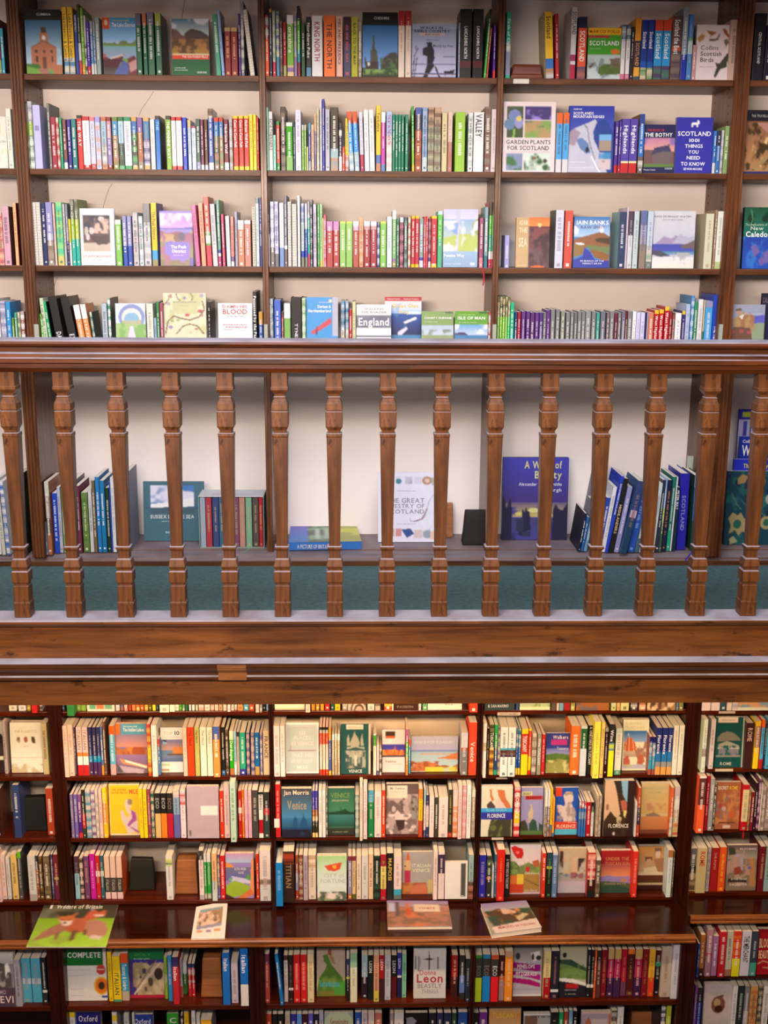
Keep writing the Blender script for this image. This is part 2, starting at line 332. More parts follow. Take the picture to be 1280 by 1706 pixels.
for k in '45':
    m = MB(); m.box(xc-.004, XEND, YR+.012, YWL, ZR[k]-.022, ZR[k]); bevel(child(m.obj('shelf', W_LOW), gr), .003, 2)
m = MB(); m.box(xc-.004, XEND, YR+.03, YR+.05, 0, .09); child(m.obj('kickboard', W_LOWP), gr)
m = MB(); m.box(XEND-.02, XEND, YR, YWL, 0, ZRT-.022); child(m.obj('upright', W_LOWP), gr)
# ------------------------------------------------------------ lettering
GLY = {}
def glyphs(chars):
    obs = []
    for ch in chars:
        cu = bpy.data.curves.new('g', 'FONT'); cu.body = ch; cu.size = 1; cu.resolution_u = 2; cu.offset = .018
        o = bpy.data.objects.new('g', cu); C.objects.link(o); obs.append((ch, o, cu))
    bpy.context.view_layer.update(); dg = bpy.context.evaluated_depsgraph_get()
    for ch, o, cu in obs:
        me = bpy.data.meshes.new_from_object(o.evaluated_get(dg))
        vs = [(v.co.x, v.co.y) for v in me.vertices]; fs = [tuple(p.vertices) for p in me.polygons]
        x0 = min((v[0] for v in vs), default=0); x1 = max((v[0] for v in vs), default=.25)
        GLY[ch] = ([(a-x0, b) for a, b in vs], fs, x1-x0)
        bpy.data.objects.remove(o); bpy.data.curves.remove(cu); bpy.data.meshes.remove(me)
glyphs("ABCDEFGHIJKLMNOPQRSTUVWXYZabcdefghijklmnopqrstuvwxyz0123456789&.,'!-:+")
def textw(s):
    return sum((.30 if ch == ' ' else GLY[ch][2]+.09) for ch in s if ch == ' ' or ch in GLY)
def put_text(mb, s, fn, w_, h_, col):
    """letters filling a box w_ by h_; fn(u, v) -> 3-D point"""
    tw = textw(s); sx = w_/tw; sy = h_/.72; x = 0
    for ch in s:
        if ch == ' ': x += .30; continue
        if ch not in GLY: continue
        vs, fs, wd = GLY[ch]; n = len(mb.v)
        for a, b in vs: mb.v.append(fn((x+a+.045)*sx, b*sy))
        for f in fs: mb.f.append(tuple(n+i for i in f)); mb.c.append(col)
        x += wd+.09
# ------------------------------------------------------------ spine colour strings
import re
RX = re.compile(r'^([0-9a-f]{3})(~([0-9a-f]{3})?)?(\.\d+)?$')
def segs(s):
    out = []; t = 0.; parts = s.split('/')
    for i, p in enumerate(parts):
        m = RX.match(p)
        if not m: raise ValueError(s)
        e = float(m.group(4)) if m.group(4) else (1. if i == len(parts)-1 else t+(1-t)/(len(parts)-i))
        c2 = None
        if m.group(2): c2 = m.group(3) or 'ccb'
        out.append((t, e, m.group(1), c2)); t = e
    return out
NAMES = {'white': (240, 240, 240), 'cream': (228, 212, 180), 'grey': (140, 140, 145), 'black': (28, 28, 30), 'red': (200, 35, 40), 'dark red': (120, 20, 35), 'pink': (230, 150, 180), 'peach': (240, 180, 150),
         'orange': (240, 120, 40), 'brown': (110, 75, 55), 'yellow': (250, 205, 30), 'lime green': (150, 200, 60), 'green': (50, 150, 80), 'dark green': (25, 85, 60), 'pale green': (175, 220, 180), 'teal': (60, 150, 150),
         'light blue': (130, 180, 220), 'blue': (35, 90, 190), 'navy blue': (30, 45, 100), 'purple': (90, 50, 140), 'lilac': (170, 165, 215), 'magenta': (195, 25, 160), 'tan': (185, 150, 110), 'maroon': (115, 30, 60)}
def cname(s):
    r, g, b = (int(c*2, 16) for c in s)
    return min(NAMES, key=lambda k: sum((x-y)**2 for x, y in zip(NAMES[k], (r, g, b))))
def main_cols(s):
    d = {}
    for t, e, c, c2 in segs(s): d[cname(c)] = d.get(cname(c), 0)+e-t
    q = sorted(d, key=lambda k: -d[k])
    return q[0] if len(q) == 1 or d[q[1]] < .22 else q[0]+' and '+q[1]
# ------------------------------------------------------------ shelves: label phrase, z, front, wall, picture row where x is read
ROWS = {'g1': ('top gallery shelf', ZS[1], YU+.008, YW, None), 'g2': ('second gallery shelf', ZS[2], YU+.008, YW, None), 'g3': ('third gallery shelf', ZS[3], YU+.008, YW, None),
        'g4': ('shelf just above handrail', ZS[4], YU+.012, YW, 560), 'g5': ('shelf behind the balusters', ZS[5], 3.99, YW, None),
        '0': ('shelf just under fascia', ZL['0'], YL+.01, YWL, None), '1': ('uppermost full ground shelf', ZL['1'], YL+.01, YWL, None), '2': ('middle ground shelf', ZL['2'], YL+.01, YWL, None),
        '3': ('shelf right above ledge', ZL['3'], YL+.01, YWL, None), '4': ('shelf right below ledge', ZL['4'], YB+.04, YWL, None), '5': ('lowest visible shelf', ZL['5'], YB+.04, YWL, 1700)}
BAY = {'a': 'far left bay', 'b': 'left bay', 'c': 'centre bay', 'd': 'right bay', 'e': 'far right bay'}
ZFORR = ZR
SP = []     # every spine-on book, collected first so that the largest can be chosen
def parse(row, bay, text, ybot=None):
    ph, z, yf, yw, ym = ROWS[row]
    if bay == 'e' and row in ZFORR:
        z = ZFORR[row]
        if row in '45': yf = YR+.03
    out = []
    for ln in text.strip().split('\n'):
        ln = ln.strip()
        if not ln: continue
        opts = {}; tcol = None; txt = ''
        if '#' in ln:
            ln, o = ln.split('#', 1); o = o.split(); 
            for q in o:
                if '=' in q: k, v = q.split('='); opts[k] = v
                elif len(q) == 3: tcol = q
        t = ln.split(None, 4); x0, x1, top = float(t[0]), float(t[1]), float(t[2]); col = t[3]
        if len(t) > 4: txt = t[4].strip()
        yb = float(opts['b']) if 'b' in opts else ybot
        out.append(dict(row=row, bay=bay, x0=x0, x1=x1, top=top, col=col, txt=txt, tcol=tcol, opts=opts, yb=yb, z=z, yf=yf, yw=yw, ym=ym))
    for i, b in enumerate(out):
        b['ord'] = i+1; b['nbr'] = (out[i-1] if i else None, out[i+1] if i+1 < len(out) else None); solve(b)
    SP.extend(out)
def solve(b):
    """turn the book's picture measurements into a real place, width and height on its shelf"""
    z, yf = b['z'], b['yf']; xm = (b['x0']+b['x1'])/2
    if b['yb']: 
        Y = onZ(xm, b['yb'], z)[1]; Y = min(max(Y, yf-.06), yf+.12); ym = b['yb']
    else:
        Y = yf; ym = b['ym']
        if ym is None:      # the row where the shelf's front edge falls
            lo, hi = -200, 1950
            for _ in range(40):
                md = (lo+hi)/2
                if onY(xm, md, Y)[1] > z: lo = md
                else: hi = md
            ym = lo
    xa = onY(b['x0'], ym, Y)[0]; xb = onY(b['x1'], ym, Y)[0]
    if b['top'] > 0: h = onY(xm, b['top'], Y)[1]-z
    else: h = .195+.02*random.random()
    lean = math.radians(float(b['opts'].get('l', 0)))
    wd = max(xb-xa-.0006, .003)
    b.update(X=xa+.0003, Y=Y, w=wd, h=max(h/max(math.cos(lean), .7), .05), lean=lean)
    b['d'] = min(float(b['opts'].get('d', 0)) or max(.10, min(b['h']*.66, .17)), b['yw']-Y-.008)
    b['area'] = b['w']*b['h']*(.15 if b['top'] <= 0 else 1)*(.6 if b['top'] > 1675 else 1)
def book_meshes(b, cov, pg, ox=0, oy=0, oz=0, lett=True, lett_rings=False):
    """cover (spine bands, boards, letters) into cov, page block into pg; local origin = lower corner the book rests on"""
    w, h, d = b['w'], b['h'], b['d']; rnd = random.Random(int(b['x0']*13+b['top']*7)); lean = b['lean']
    px = w if lean > 0 else 0.
    hard = 'k' in b['opts'] and b['opts']['k'] == 'h'; spiral = b['opts'].get('k') == 's'
    th = .0022 if hard else .0008
    th = min(th, w*.2)
    ins = .0035 if hard else .0004
    S = segs(b['col']); base = hexc(S[0][2]); side = hexc(b['opts'].get('s', S[0][2] if S[0][1]-S[0][0] > .3 else S[-1][2]))
    sl, cl = math.sin(lean), math.cos(lean)
    def P(x, y, z):
        x -= px
        return (ox+x*cl+z*sl, oy+y, oz-x*sl+z*cl) if lean else (ox+x, oy+y, oz+z)
    def bx(m, x0, x1, y0, y1, z0, z1, c):
        n = len(m.v); m.v += [P(x0, y0, z0), P(x1, y0, z0), P(x1, y1, z0), P(x0, y1, z0), P(x0, y0, z1), P(x1, y0, z1), P(x1, y1, z1), P(x0, y1, z1)]
        for q in ((0, 3, 2, 1), (4, 5, 6, 7), (0, 1, 5, 4), (1, 2, 6, 5), (2, 3, 7, 6), (3, 0, 4, 7)): m.f.append(tuple(n+i for i in q)); m.c.append(c)
    r = min(w*.16, .0016)
    bx(cov, 0, th, r, d, 0, h, side); bx(cov, w-th, w, r, d, 0, h, side)
    bx(pg, th, w-th, th+.001, d-.002, ins, h-ins, (1, 1, 1))
    # spine: rounded at its two long edges
    xs = [0, r*.35, r, w-r, w-r*.35, w]; ys = [r, r*.3, 0, 0, r*.3, r]
    def strip(z0, z1, cf):
        for i in range(5):
            cov.quad(P(xs[i], ys[i], z0), P(xs[i+1], ys[i+1], z0), P(xs[i+1], ys[i+1], z1), P(xs[i], ys[i], z1), cf)
    if spiral:
        bx(cov, th, w-th, .004, .006, 0, h, hexc('ddd'))
        n = max(8, int(h/.0085)); rg = cov if not lett_rings else MB(); b['rings'] = rg if lett_rings else None
        for i in range(n):
            z = h*(i+.5)/n; a = 6; rr = w*.5
            for q in range(a):
                t0, t1 = math.pi*q/a, math.pi*(q+1)/a
                rg.quad(P(w/2-math.cos(t0)*rr, .006-math.sin(t0)*.007, z-.0022), P(w/2-math.cos(t1)*rr, .006-math.sin(t1)*.007, z-.0022),
                         P(w/2-math.cos(t1)*rr, .006-math.sin(t1)*.007, z+.0016), P(w/2-math.cos(t0)*rr, .006-math.sin(t0)*.007, z+.0016), hexc(S[0][2]))
    else:
        for t, e, c, c2 in S:
            a = np.array(hexc(c))
            if c2:
                q = np.array(hexc(c2)); n = max(2, int((e-t)*h/.006)); ph = rnd.random()*6; zz = h*(1-t)
                for k in range(n):
                    f = min(max(.5+.5*math.sin(ph+k*1.1+rnd.random()*1.6), 0), 1); z1 = zz-k*(e-t)*h/n
                    strip(z1-(e-t)*h/n, z1, tuple(a*(1-f)+q*f))
            else: strip(h*(1-e), h*(1-t), tuple(a))
        bx(cov, th, w-th, .0015, .0022, 0, h, base)     # inner hinge behind the spine
    if lett and not spiral and w > .0052:
        txt = b['txt']; lum = sum(base)/3
        mid = next((s for s in S if s[0] <= .45 < s[1]), S[0]); lum = sum(hexc(mid[2]))/3
        col = hexc(b['tcol']) if b['tcol'] else ((.05, .05, .06) if lum > .3 else (.82, .8, .74))
        t0, t1 = (float(v) for v in b['opts'].get('t', '.1,.8').split(','))
        if not txt:
            L_ = rnd.choice(['ABCEHLMNORSTU']); txt = ''
            for k in range(rnd.choice((2, 3))): txt += ''.join(rnd.choice('aeimnorstcul') for _ in range(rnd.randint(4, 8)))+' '
            txt = txt.strip(); txt = None
        if txt:
            fs = float(b['opts'].get('f', .58)); hh = w*fs; av = h*(t1-t0); nat = textw(txt)*hh/.72
            ln = min(av, nat*1.25) if nat < av else av
            zs = h*(1-t0); ee = .0005
            put_text(cov, txt, lambda u, v: P(w/2-hh/2+v, -ee, zs-u), ln, hh, col)
        else:            # lettering too small to read: fine strokes of print
            kf = .45 if lum > .45 else .7; col = tuple(np.array(col)*kf+np.array(hexc(mid[2]))*(1-kf)); z = h*(1-rnd.uniform(.1, .2)); zend = h*rnd.uniform(.22, .4)
            hw = w*rnd.uniform(.14, .24)
            while z > zend:
                ln = rnd.uniform(.004, .009); x = w/2; k = rnd.random()
                if k > .18:
                    cov.quad(P(x-hw, -.0004, z-ln*.42), P(x+hw*rnd.uniform(.2, 1), -.0004, z-ln*.42), P(x+hw, -.0004, z), P(x-hw, -.0004, z), col)
                z -= ln*.62
            if rnd.random() < .6:
                z = h*.055; q = w*.2
                cov.quad(P(w/2-q, -.0004, z-q), P(w/2+q, -.0004, z-q), P(w/2+q, -.0004, z+q), P(w/2-q, -.0004, z+q), col)
ORDW = ['zeroth', 'first', 'second', 'third', 'fourth', 'fifth', 'sixth', 'seventh', 'eighth', 'ninth', 'tenth', 'eleventh', 'twelfth', 'thirteenth', 'fourteenth', 'fifteenth', 'sixteenth', 'seventeenth', 'eighteenth', 'nineteenth', 'twentieth']
def ordw(n):
    if n <= 20: return ORDW[n]
    t = {2: 'twenty', 3: 'thirty', 4: 'forty', 5: 'fifty'}[n//10]
    return (t+'-'+ORDW[n % 10]) if n % 10 else t[:-1]+'ieth'
NMAX = 300
READ = {'THE NORTH', 'KING NORTH', 'VALLEY', 'NORTHERNERS', 'SCOTLAND', 'Scotland', 'TUSCANY', 'ITALIAN', 'Italian', 'ROME', 'Venice', 'Florence', 'FLORENCE', 'HIGHLANDERS', 'THE HEBRIDES', 'Yorkshire', 'Highlands', 'FRANCE', 'Dordogne'}
def art_(s): return 'an' if s[0] in 'aeiou' else 'a'
def build_spines():
    keep = sorted(SP, key=lambda b: -b['area'])[:NMAX]; ids = set(id(b) for b in keep)
    def short(b): return cname(max(segs(b['col']), key=lambda s: s[1]-s[0])[2])
    def desc(b):
        mm = b['w']*1000
        size = 'slim' if mm < 11 else ('thick' if mm > 21 else '')
        k = {'s': 'spiral-bound book', 'h': 'hardback book'}.get(b['opts'].get('k'), 'book')
        lean = ' leaning' if abs(b['lean']) > math.radians(2.5) else ''
        tall = ' tall' if b['h'] > .235 and b['top'] > 0 else ''
        return (size+tall+lean+' '+main_cols(b['col'])+' '+k).strip()
    def bays():
        g = {}
        for b in SP: g.setdefault((b['row'], b['bay']), []).append(b)
        for l in g.values():
            l.sort(key=lambda q: q['x0'])
            for i, b in enumerate(l):
                b['ord'] = i+1; b['tot'] = len(l)
                L_ = l[i-1] if i and b['x0']-l[i-1]['x1'] < 7 else None
                R_ = l[i+1] if i+1 < len(l) and l[i+1]['x0']-b['x1'] < 7 else None
                b['nbr'] = (L_, R_)
    bays()
    def lab1(b):
        l, r = b['nbr']; s = desc(b)
        if b['txt'] in READ: s += ' lettered '+b['txt']
        if l and r: s += f' between two {short(l)} ones' if short(l) == short(r) else f' between {short(l)} and {short(r)} ones'
        elif r: s += f' left of {art_(short(r))} {short(r)} one'
        elif l: s += f' right of {art_(short(l))} {short(l)} one'
        return s+f', {ROWS[b["row"]][0]}, {BAY[b["bay"]]}'
    cnt = {}
    for b in SP: cnt[lab1(b)] = cnt.get(lab1(b), 0)+1
    rest_c, rest_p = MB(), MB()
    for b in SP:
        if id(b) in ids:
            lab = lab1(b)
            tot = b['tot']
            if len(lab.split()) > 16 and cnt[lab] == 1: lab = lab.replace(' leaning', '').replace(' tall', '')
            if cnt.get(lab, 1) > 1 or len(lab.split()) > 16:
                o_ = b['ord']; side = 'left'
                if o_ > tot/2: o_ = tot-b['ord']+1; side = 'right'
                lab = f'{desc(b)}, {ordw(o_)} spine from {side}, {ROWS[b["row"]][0]}, {BAY[b["bay"]]}'
            if len(lab.split()) > 16: lab = lab.replace(' spine from ', ' from ')
            if len(lab.split()) > 16: lab = lab.replace(' leaning', '').replace(' tall', '')
            cov, pg = MB(), MB(); book_meshes(b, cov, pg, lett_rings=True)
            nm = {'s': 'spiral_book', 'h': 'hardback_book'}.get(b['opts'].get('k'), 'book')
            px = b['X']+(b['w'] if b['lean'] > 0 else 0)
            o = empty(nm, (px, b['Y'], b['z']+.0003), lab, 'book', f'books on the {ROWS[b["row"]][0]}, {BAY[b["bay"]]}')
            cov.obj('cover', GLOSS if random.random() < .7 else MATTE, o); pg.obj('pages', PAGES, o)
            if b.get('rings'): b['rings'].obj('spiral_binding', PAINT, o)
        else:
            px = b['X']+(b['w'] if b['lean'] > 0 else 0)
            book_meshes(b, rest_c, rest_p, px, b['Y'], b['z']+.0003)
    if rest_c.v:
        o = rest_c.obj('small_books', GLOSS); tag(o, 'the many slimmer or partly hidden books filling the shelves between the larger ones', 'books', kind='stuff')
        p = rest_p.obj('pages', PAGES, o)
# ------------------------------------------------------------ covers shown face out
RESX = .0024
def paint(W, H, spec, seed, vs=1.):
    """a small printed picture, row 0 at the top; coordinates in per cent of the cover"""
    rs = np.random.RandomState(seed); im = np.ones((H, W, 3))*.8; yy, xx = np.mgrid[0:H, 0:W]; u = (xx+.5)/W*100; v = (yy+.5)/H*100/vs
    def noise(scale):
        out = np.zeros((H, W)); amp = 1; tot = 0; s = scale
        for _ in range(3):
            gx, gy = max(2, int(s)+2), max(2, int(s*1.3)+2); g = rs.rand(gy, gx)
            fx = xx/W*(gx-1.001); fy = yy/H*(gy-1.001); ix, iy = fx.astype(int), fy.astype(int); tx, ty = fx-ix, fy-iy
            tx = tx*tx*(3-2*tx); ty = ty*ty*(3-2*ty)
            out += amp*((g[iy, ix]*(1-tx)+g[iy, ix+1]*tx)*(1-ty)+(g[iy+1, ix]*(1-tx)+g[iy+1, ix+1]*tx)*ty); tot += amp; amp *= .6; s *= 2
        return out/tot
    texts = []
    for cmd in spec.split(';'):
        cmd = cmd.strip()
        if not cmd: continue
        if cmd[0] == 'T':
            a, s = cmd.split('|'); a = a.split(); texts.append((float(a[1]), float(a[2])*vs, float(a[3]), float(a[4])*vs, a[5], s)); continue
        a = cmd.split(); k = a[0]
        if k == 'B': im[:] = hexc(a[1])
        elif k == 'G':
            y0, y1 = float(a[1]), float(a[2]); t = np.clip((v-y0)/(y1-y0), 0, 1)[..., None]; m = (v >= y0) & (v <= y1)
            im[m] = (np.array(hexc(a[3]))*(1-t)+np.array(hexc(a[4]))*t)[m]
        elif k == 'R':
            x0, y0, x1, y1 = map(float, a[1:5]); im[(u >= x0) & (u <= x1) & (v >= y0) & (v <= y1)] = hexc(a[5])
        elif k == 'E':
            cx, cy, rx, ry = map(float, a[1:5]); im[((u-cx)/rx)**2+((v-cy)/ry)**2 <= 1] = hexc(a[5])
        elif k == 'P':
            p = [tuple(map(float, q.split(','))) for q in a[2:]]; ins = np.zeros((H, W), bool)
            for i in range(len(p)):
                (xa, ya), (xb, yb) = p[i], p[(i+1) % len(p)]
                if ya == yb: continue
                cr = ((ya > v) != (yb > v)) & (u < (xb-xa)*(v-ya)/(yb-ya)+xa); ins ^= cr
            im[ins] = hexc(a[1])
        elif k == 'H':
            y0, amp = float(a[1]), float(a[2]); n = noise(float(a[4]) if len(a) > 4 else 3)[H//2]; im[v > y0-amp*(n[None, :]-.35)*2] = hexc(a[3])
        elif k == 'N':
            x0, y0, x1, y1 = map(float, a[1:5]); n = noise(float(a[6])); st = float(a[7]) if len(a) > 7 else .5
            m = (u >= x0) & (u <= x1) & (v >= y0) & (v <= y1); f = np.clip((n-(1-st))*7+.5, 0, 1)[..., None]*m[..., None]; im = im*(1-f)+np.array(hexc(a[5]))*f
        elif k == 'L':
            wd = float(a[2]); p = [tuple(map(float, q.split(','))) for q in a[3:]]; asp = H/W*vs
            for (xa, ya), (xb, yb) in zip(p, p[1:]):
                dx, dy = xb-xa, (yb-ya)*asp; l2 = dx*dx+dy*dy+1e-9; t = np.clip(((u-xa)*dx+(v-ya)*asp*dy)/l2, 0, 1)
                im[np.hypot(u-xa-t*dx, (v-ya)*asp-t*dy) <= wd] = hexc(a[1])
    return im, texts
FACED = []
def faced(row, bay, x0, x1, ytop, ybot, label, art, thick=.018, side='eee', spine=None, tilt=3.5, yaw=0, name='book', hard=False, z=None, Y=None, cat='book', vs=1.):
    ph, zz, yf, yw, ym = ROWS[row]
    if bay == 'e' and row in ZFORR:
        zz = ZFORR[row]
        if row in '45': yf = YR+.03
    z = zz if z is None else z
    xm = (x0+x1)/2
    if Y is None:
        if row in ('g1', 'g2', 'g3', 'g4', '5'): Y = yf+.006
        else: Y = min(max(onZ(xm, ybot, z)[1], yf-.03), yw-.05)
    ymx = ybot
    xa = onY(x0, ymx, Y)[0]; xb = onY(x1, ymx, Y)[0]; w_ = xb-xa-.001
    tl = math.radians(tilt); h = onY(xm, ytop, Y+.01)[1]-z
    h = h/math.cos(tl)
    W = max(14, int(w_/RESX)); H = max(14, int(h/RESX)); im, texts = paint(W, H, art, int(x0*7+ytop), vs)
    cov, pg = MB(), MB(); g = hexc(side); sp = hexc(spine) if spine else tuple(im[H//2, 1])
    th = .002 if hard else .0008
    xs = np.linspace(0, w_, W+1); zs = np.linspace(h, 0, H+1)
    # corner colours averaged from the cells around each grid point
    pad = np.pad(im, ((1, 1), (1, 1), (0, 0)), 'edge'); cc = (pad[:-1, :-1]+pad[1:, :-1]+pad[:-1, 1:]+pad[1:, 1:])/4
    n0 = len(cov.v)
    for j in range(H+1):
        for i in range(W+1): cov.v.append((xs[i], 0., zs[j]))
    for j in range(H):
        for i in range(W):
            a = n0+j*(W+1)+i; cov.f.append((a, a+W+1, a+W+2, a+1)); cov.c.append([tuple(cc[j, i]), tuple(cc[j+1, i]), tuple(cc[j+1, i+1]), tuple(cc[j, i+1])])
    d = thick
    cov.quad((0, 0, 0), (0, 0, h), (0, d, h), (0, d, 0), sp)
    cov.box(0, w_, d-th, d, 0, h, sp); cov.quad((0, th, 0), (w_, th, 0), (w_, th, h), (0, th, h), g)
    for (a, b, c, e) in (((0, 0, h), (w_, 0, h), (w_, th, h), (0, th, h)), ((w_, 0, 0), (w_, th, 0), (w_, th, h), (w_, 0, h)), ((0, 0, 0), (0, th, 0), (w_, th, 0), (w_, 0, 0))): cov.quad(a, b, c, e, sp)
    iv = .003 if hard else .0006
    pg.box(th, w_-iv, th+.0001, d-th-.0001, iv, h-iv)
    for tx0, ty0, tx1, ty1, col, s in texts:
        put_text(cov, s, lambda q, r: (w_*tx0/100+q, -.0005, h*(1-ty1/100)+r), w_*(tx1-tx0)/100, h*(ty1-ty0)/100, hexc(col))
    o = bpy.data.objects.new(name, None); C.objects.link(o); o.empty_display_size = .05; o.location = (xa, Y, z+.0003+max(0, d*math.sin(tl))); cov.obj('cover', GLOSS, o); o.rotation_euler = (-tl, 0, math.radians(yaw))
    lab = label if label.endswith('.') else f'{label}, {ROWS[row][0]}'
    if len(lab.split())+len(BAY[bay].split()) <= 16 and BAY[bay] not in lab: lab = lab.rstrip('.')+', '+BAY[bay]
    tag(o, lab.rstrip('.'), cat, f'books shown face out, {ROWS[row][0]}')
    pg.obj('pages', PAGES, o)
    return o
# ------------------------------------------------------------ the shelves, book by book (picture x0 x1 top, colours from the top down, lettering)
parse('g1', 'a', '''0 3.5 31 824.75/8a6
4 9 47 3ac #s=112''')
parse('g1', 'b', '''108 116 12 fc1.75/48b~ddc Lake District & Cumbria #333
117 126 12 fc1.75/48b~ddc Lake District & Cumbria #333
127.5 132.5 24 14a LAKE DISTRICT #fff t=.02,.3
133 137.5 7 443.55/ddd.8/c44
138 143 13 7b3.85/da3
143.3 146.5 26 ddd.35/443~ddd
147 152 36 42a.85/c22
153 157.5 35 9ab.2/58b.8/ddd
158 161.5 35 9ab.2/58b.8/ddd
162 169 29 9aa
229 238 22 668.2/064 #fff s=132
240 247 22 c74.2/064 #fff s=132
248 259 20 779.2/064 #fff s=132
261 271 22 ab4.2/064 #fff s=132 k=h
361 369 24 4a9a #l=-3 
''' .replace('4a9a', '4a8'))
parse('g1', 'b', '''370 375 16 9be #l=-3.5
375.5 385.5 46 ca7.08/811 #eb8 k=h
386 397 46 ca7.08/811 #eb8 k=h
398.5 402 23 538
402.5 408 2 99a.35/667~
417 425 16 ddd #k=s l=-6 s=111''')
parse('g1', 'c', '''442.5 449 25 923~ccb.4/e52
450 454 15 ea3.05/235
455 460 18 9a8~ccb.78/c24
461 466.5 19 569~cdb.7/48a
467 471.5 35 533~866
472.5 478 37 a12.8/aa6
479 490 25 fff.14/7b3.82/86a~ec8 Yorkshire #fff
490.5 495.5 19 68b~ba8.7/97a
496 501 10 222.2/5b3.62/29a.8/824
502.5 509 38 353~253
510.5 519 28 222.85/58a Northern Pubs #eee
520 538 26 eee KING NORTH #a45 f=.52 t=.1,.75
540 559 26 f72 THE NORTH #622 f=.46 t=.12,.87
560.5 571.5 27 eba PIES AND PREJUDICE #545 t=.05,.8 f=.4
572.5 585 28 312.45/446 #d46
585.5 596.5 28 bb3 BACK TO THE MAP #543 f=.4
597 603 36 987~ba9
663.5 674 18 b12.22/edc #a55 k=h
675 685 18 b12.22/edc #a55 k=h
763 766 38 89b
765.5 785 15 111.75/511.85/111 LANCASHIRE: NORTH #eee k=h t=.25,.72 f=.28
787 804 15 111.75/511.85/111 LANCASHIRE: NORTH #eee k=h t=.25,.72 f=.28
806 809.5 15 231.25/5b5 #l=4
810 813 47 b43 #l=4
821 825 42 519.85/d22''')
parse('g1', 'd', '''842 850 20 2a8.45/99a~.6/88a.95/2a8 Firth of Clyde #eee
910 923 20 fc2.7/37c.85/b86~ccc Scotland #432 l=-3.5 s=eda t=.06,.4
926 932 23 b12 #l=-3
949 958 12 ddd.66/a36.75/ddd.8/b24 SCOTLAND #222 t=.06,.38 f=.7
961 975 28 124.18/e52.8/546~a65 SCOTLAND #fff t=.22,.72
1033 1040 41 468~cdd.3/eee.9/d79
1041 1048 41 468~cdd.3/eee.9/d79
1049 1054 45 222
1055 1065 30 e92.37/135.8/ea3.95/256 SCOTLAND #e93 t=.4,.78
1066 1076 33 22a.05/139.7/15b.8/696~dca Scotland #fff t=.2,.48
1077 1086.5 33 22a.05/139.7/15b.8/696~dca Scotland #fff t=.2,.48
1087.5 1101 33 d42.18/29d.77/476~536 Scotland #fff t=.22,.65
1101.5 1115 33 d42.18/29d.77/476~536 Scotland #fff t=.22,.65
1116.5 1132 26 644.48/c52.55/876~545 Scotland the Best #fff t=.06,.6 s=e72
1133 1142 12 9ab.65/23a
1143 1151 24 48d.35/5a7.4/cdd.6/48c
1152 1158 75 c99
1212 1225 33 ca9''')
parse('g1', 'e', '''1252 1271 22 112 CENTRAL SCOTLAND #ddd k=h t=.28,.75 f=.25
1272 1286 42 113''')
parse('g2', 'a', '''15 23.5 181 eed''')
parse('g2', 'b', '''43 51 172 99a~ccc.3/9b4.5/898~ded
51.5 59 169 99a~ccc.3/9b4.5/898~ded
59.5 72 175 ccf ANCHOR #437 t=.32,.4
83.5 87.5 172 887 #s=355
88 96.5 195 a34 #fff
97 101.5 196 edc~c55
102.5 106.5 196 3a7
107.5 113.5 199 855.82/558.87/eee
115 121 199 439
122 130 198 388
131.5 140 192 333.06/d33 THE WAY #fff
140.5 152 194 c33.08/fff.92/c33
152.5 161 195 e89.08/dde~cdf.9/d55
161.5 170 195 aae.1/cdf~eba
171 180 195 c75.08/acd.5/ddd~bbb.9/e96
180.5 188 195 933.08/c9a.4/98b.92/922
189.5 199 195 784.08/49c.35/b87~985.92/894
199.5 208.5 195 374.08/bde.5/565~343.93/6b8
209 221 195 296.08/eef.93/295
221.5 230.5 195 da5.08/37b.3/5a6~444.92/da5
231 240 196 86a.28/b75~a64.85/987
241 251 196 da6.07/48b.4/ccd~558.92/ca6
252.5 260 199 eee
261 269 193 333.07/17c THE #9df s=443
278.5 287 193 333.07/8b3 THE PENNINE WAY #fff
287.5 295 195 c22.07/fff.93/d33
295.5 305 195 c22.07/fff.93/d33
306 313 196 14c
314.5 320 200 ec8.15/cde
321 328 210 a46.05/cde~fff
328.5 335 198 465.85/99b
335.5 341 199 735.9/ddd
342 347.5 199 642.9/ccd
348.5 357 181 cb9~543.15/35a.88/ddd
358 366 196 c32.08/37b.35/464~a76
366.5 373.5 196 c32.08/37b.35/896~a76
374.5 382 199 713.85/eee Hadrians Wall #fff
383 389 197 987~bbb
390 398 193 fc1.05/c22.93/fc1 Coast to Coast Path #fff t=.08,.58
399 407 193 fc1.05/c22.93/fc1 Coast to Coast Path #fff t=.08,.58
408 416 193 fc1.05/c22.93/fc1 Hadrians Wall Path #fff t=.08,.58
416.5 422.5 191 fd2
423 428.5 191 fd2
429 432 195 c23''')
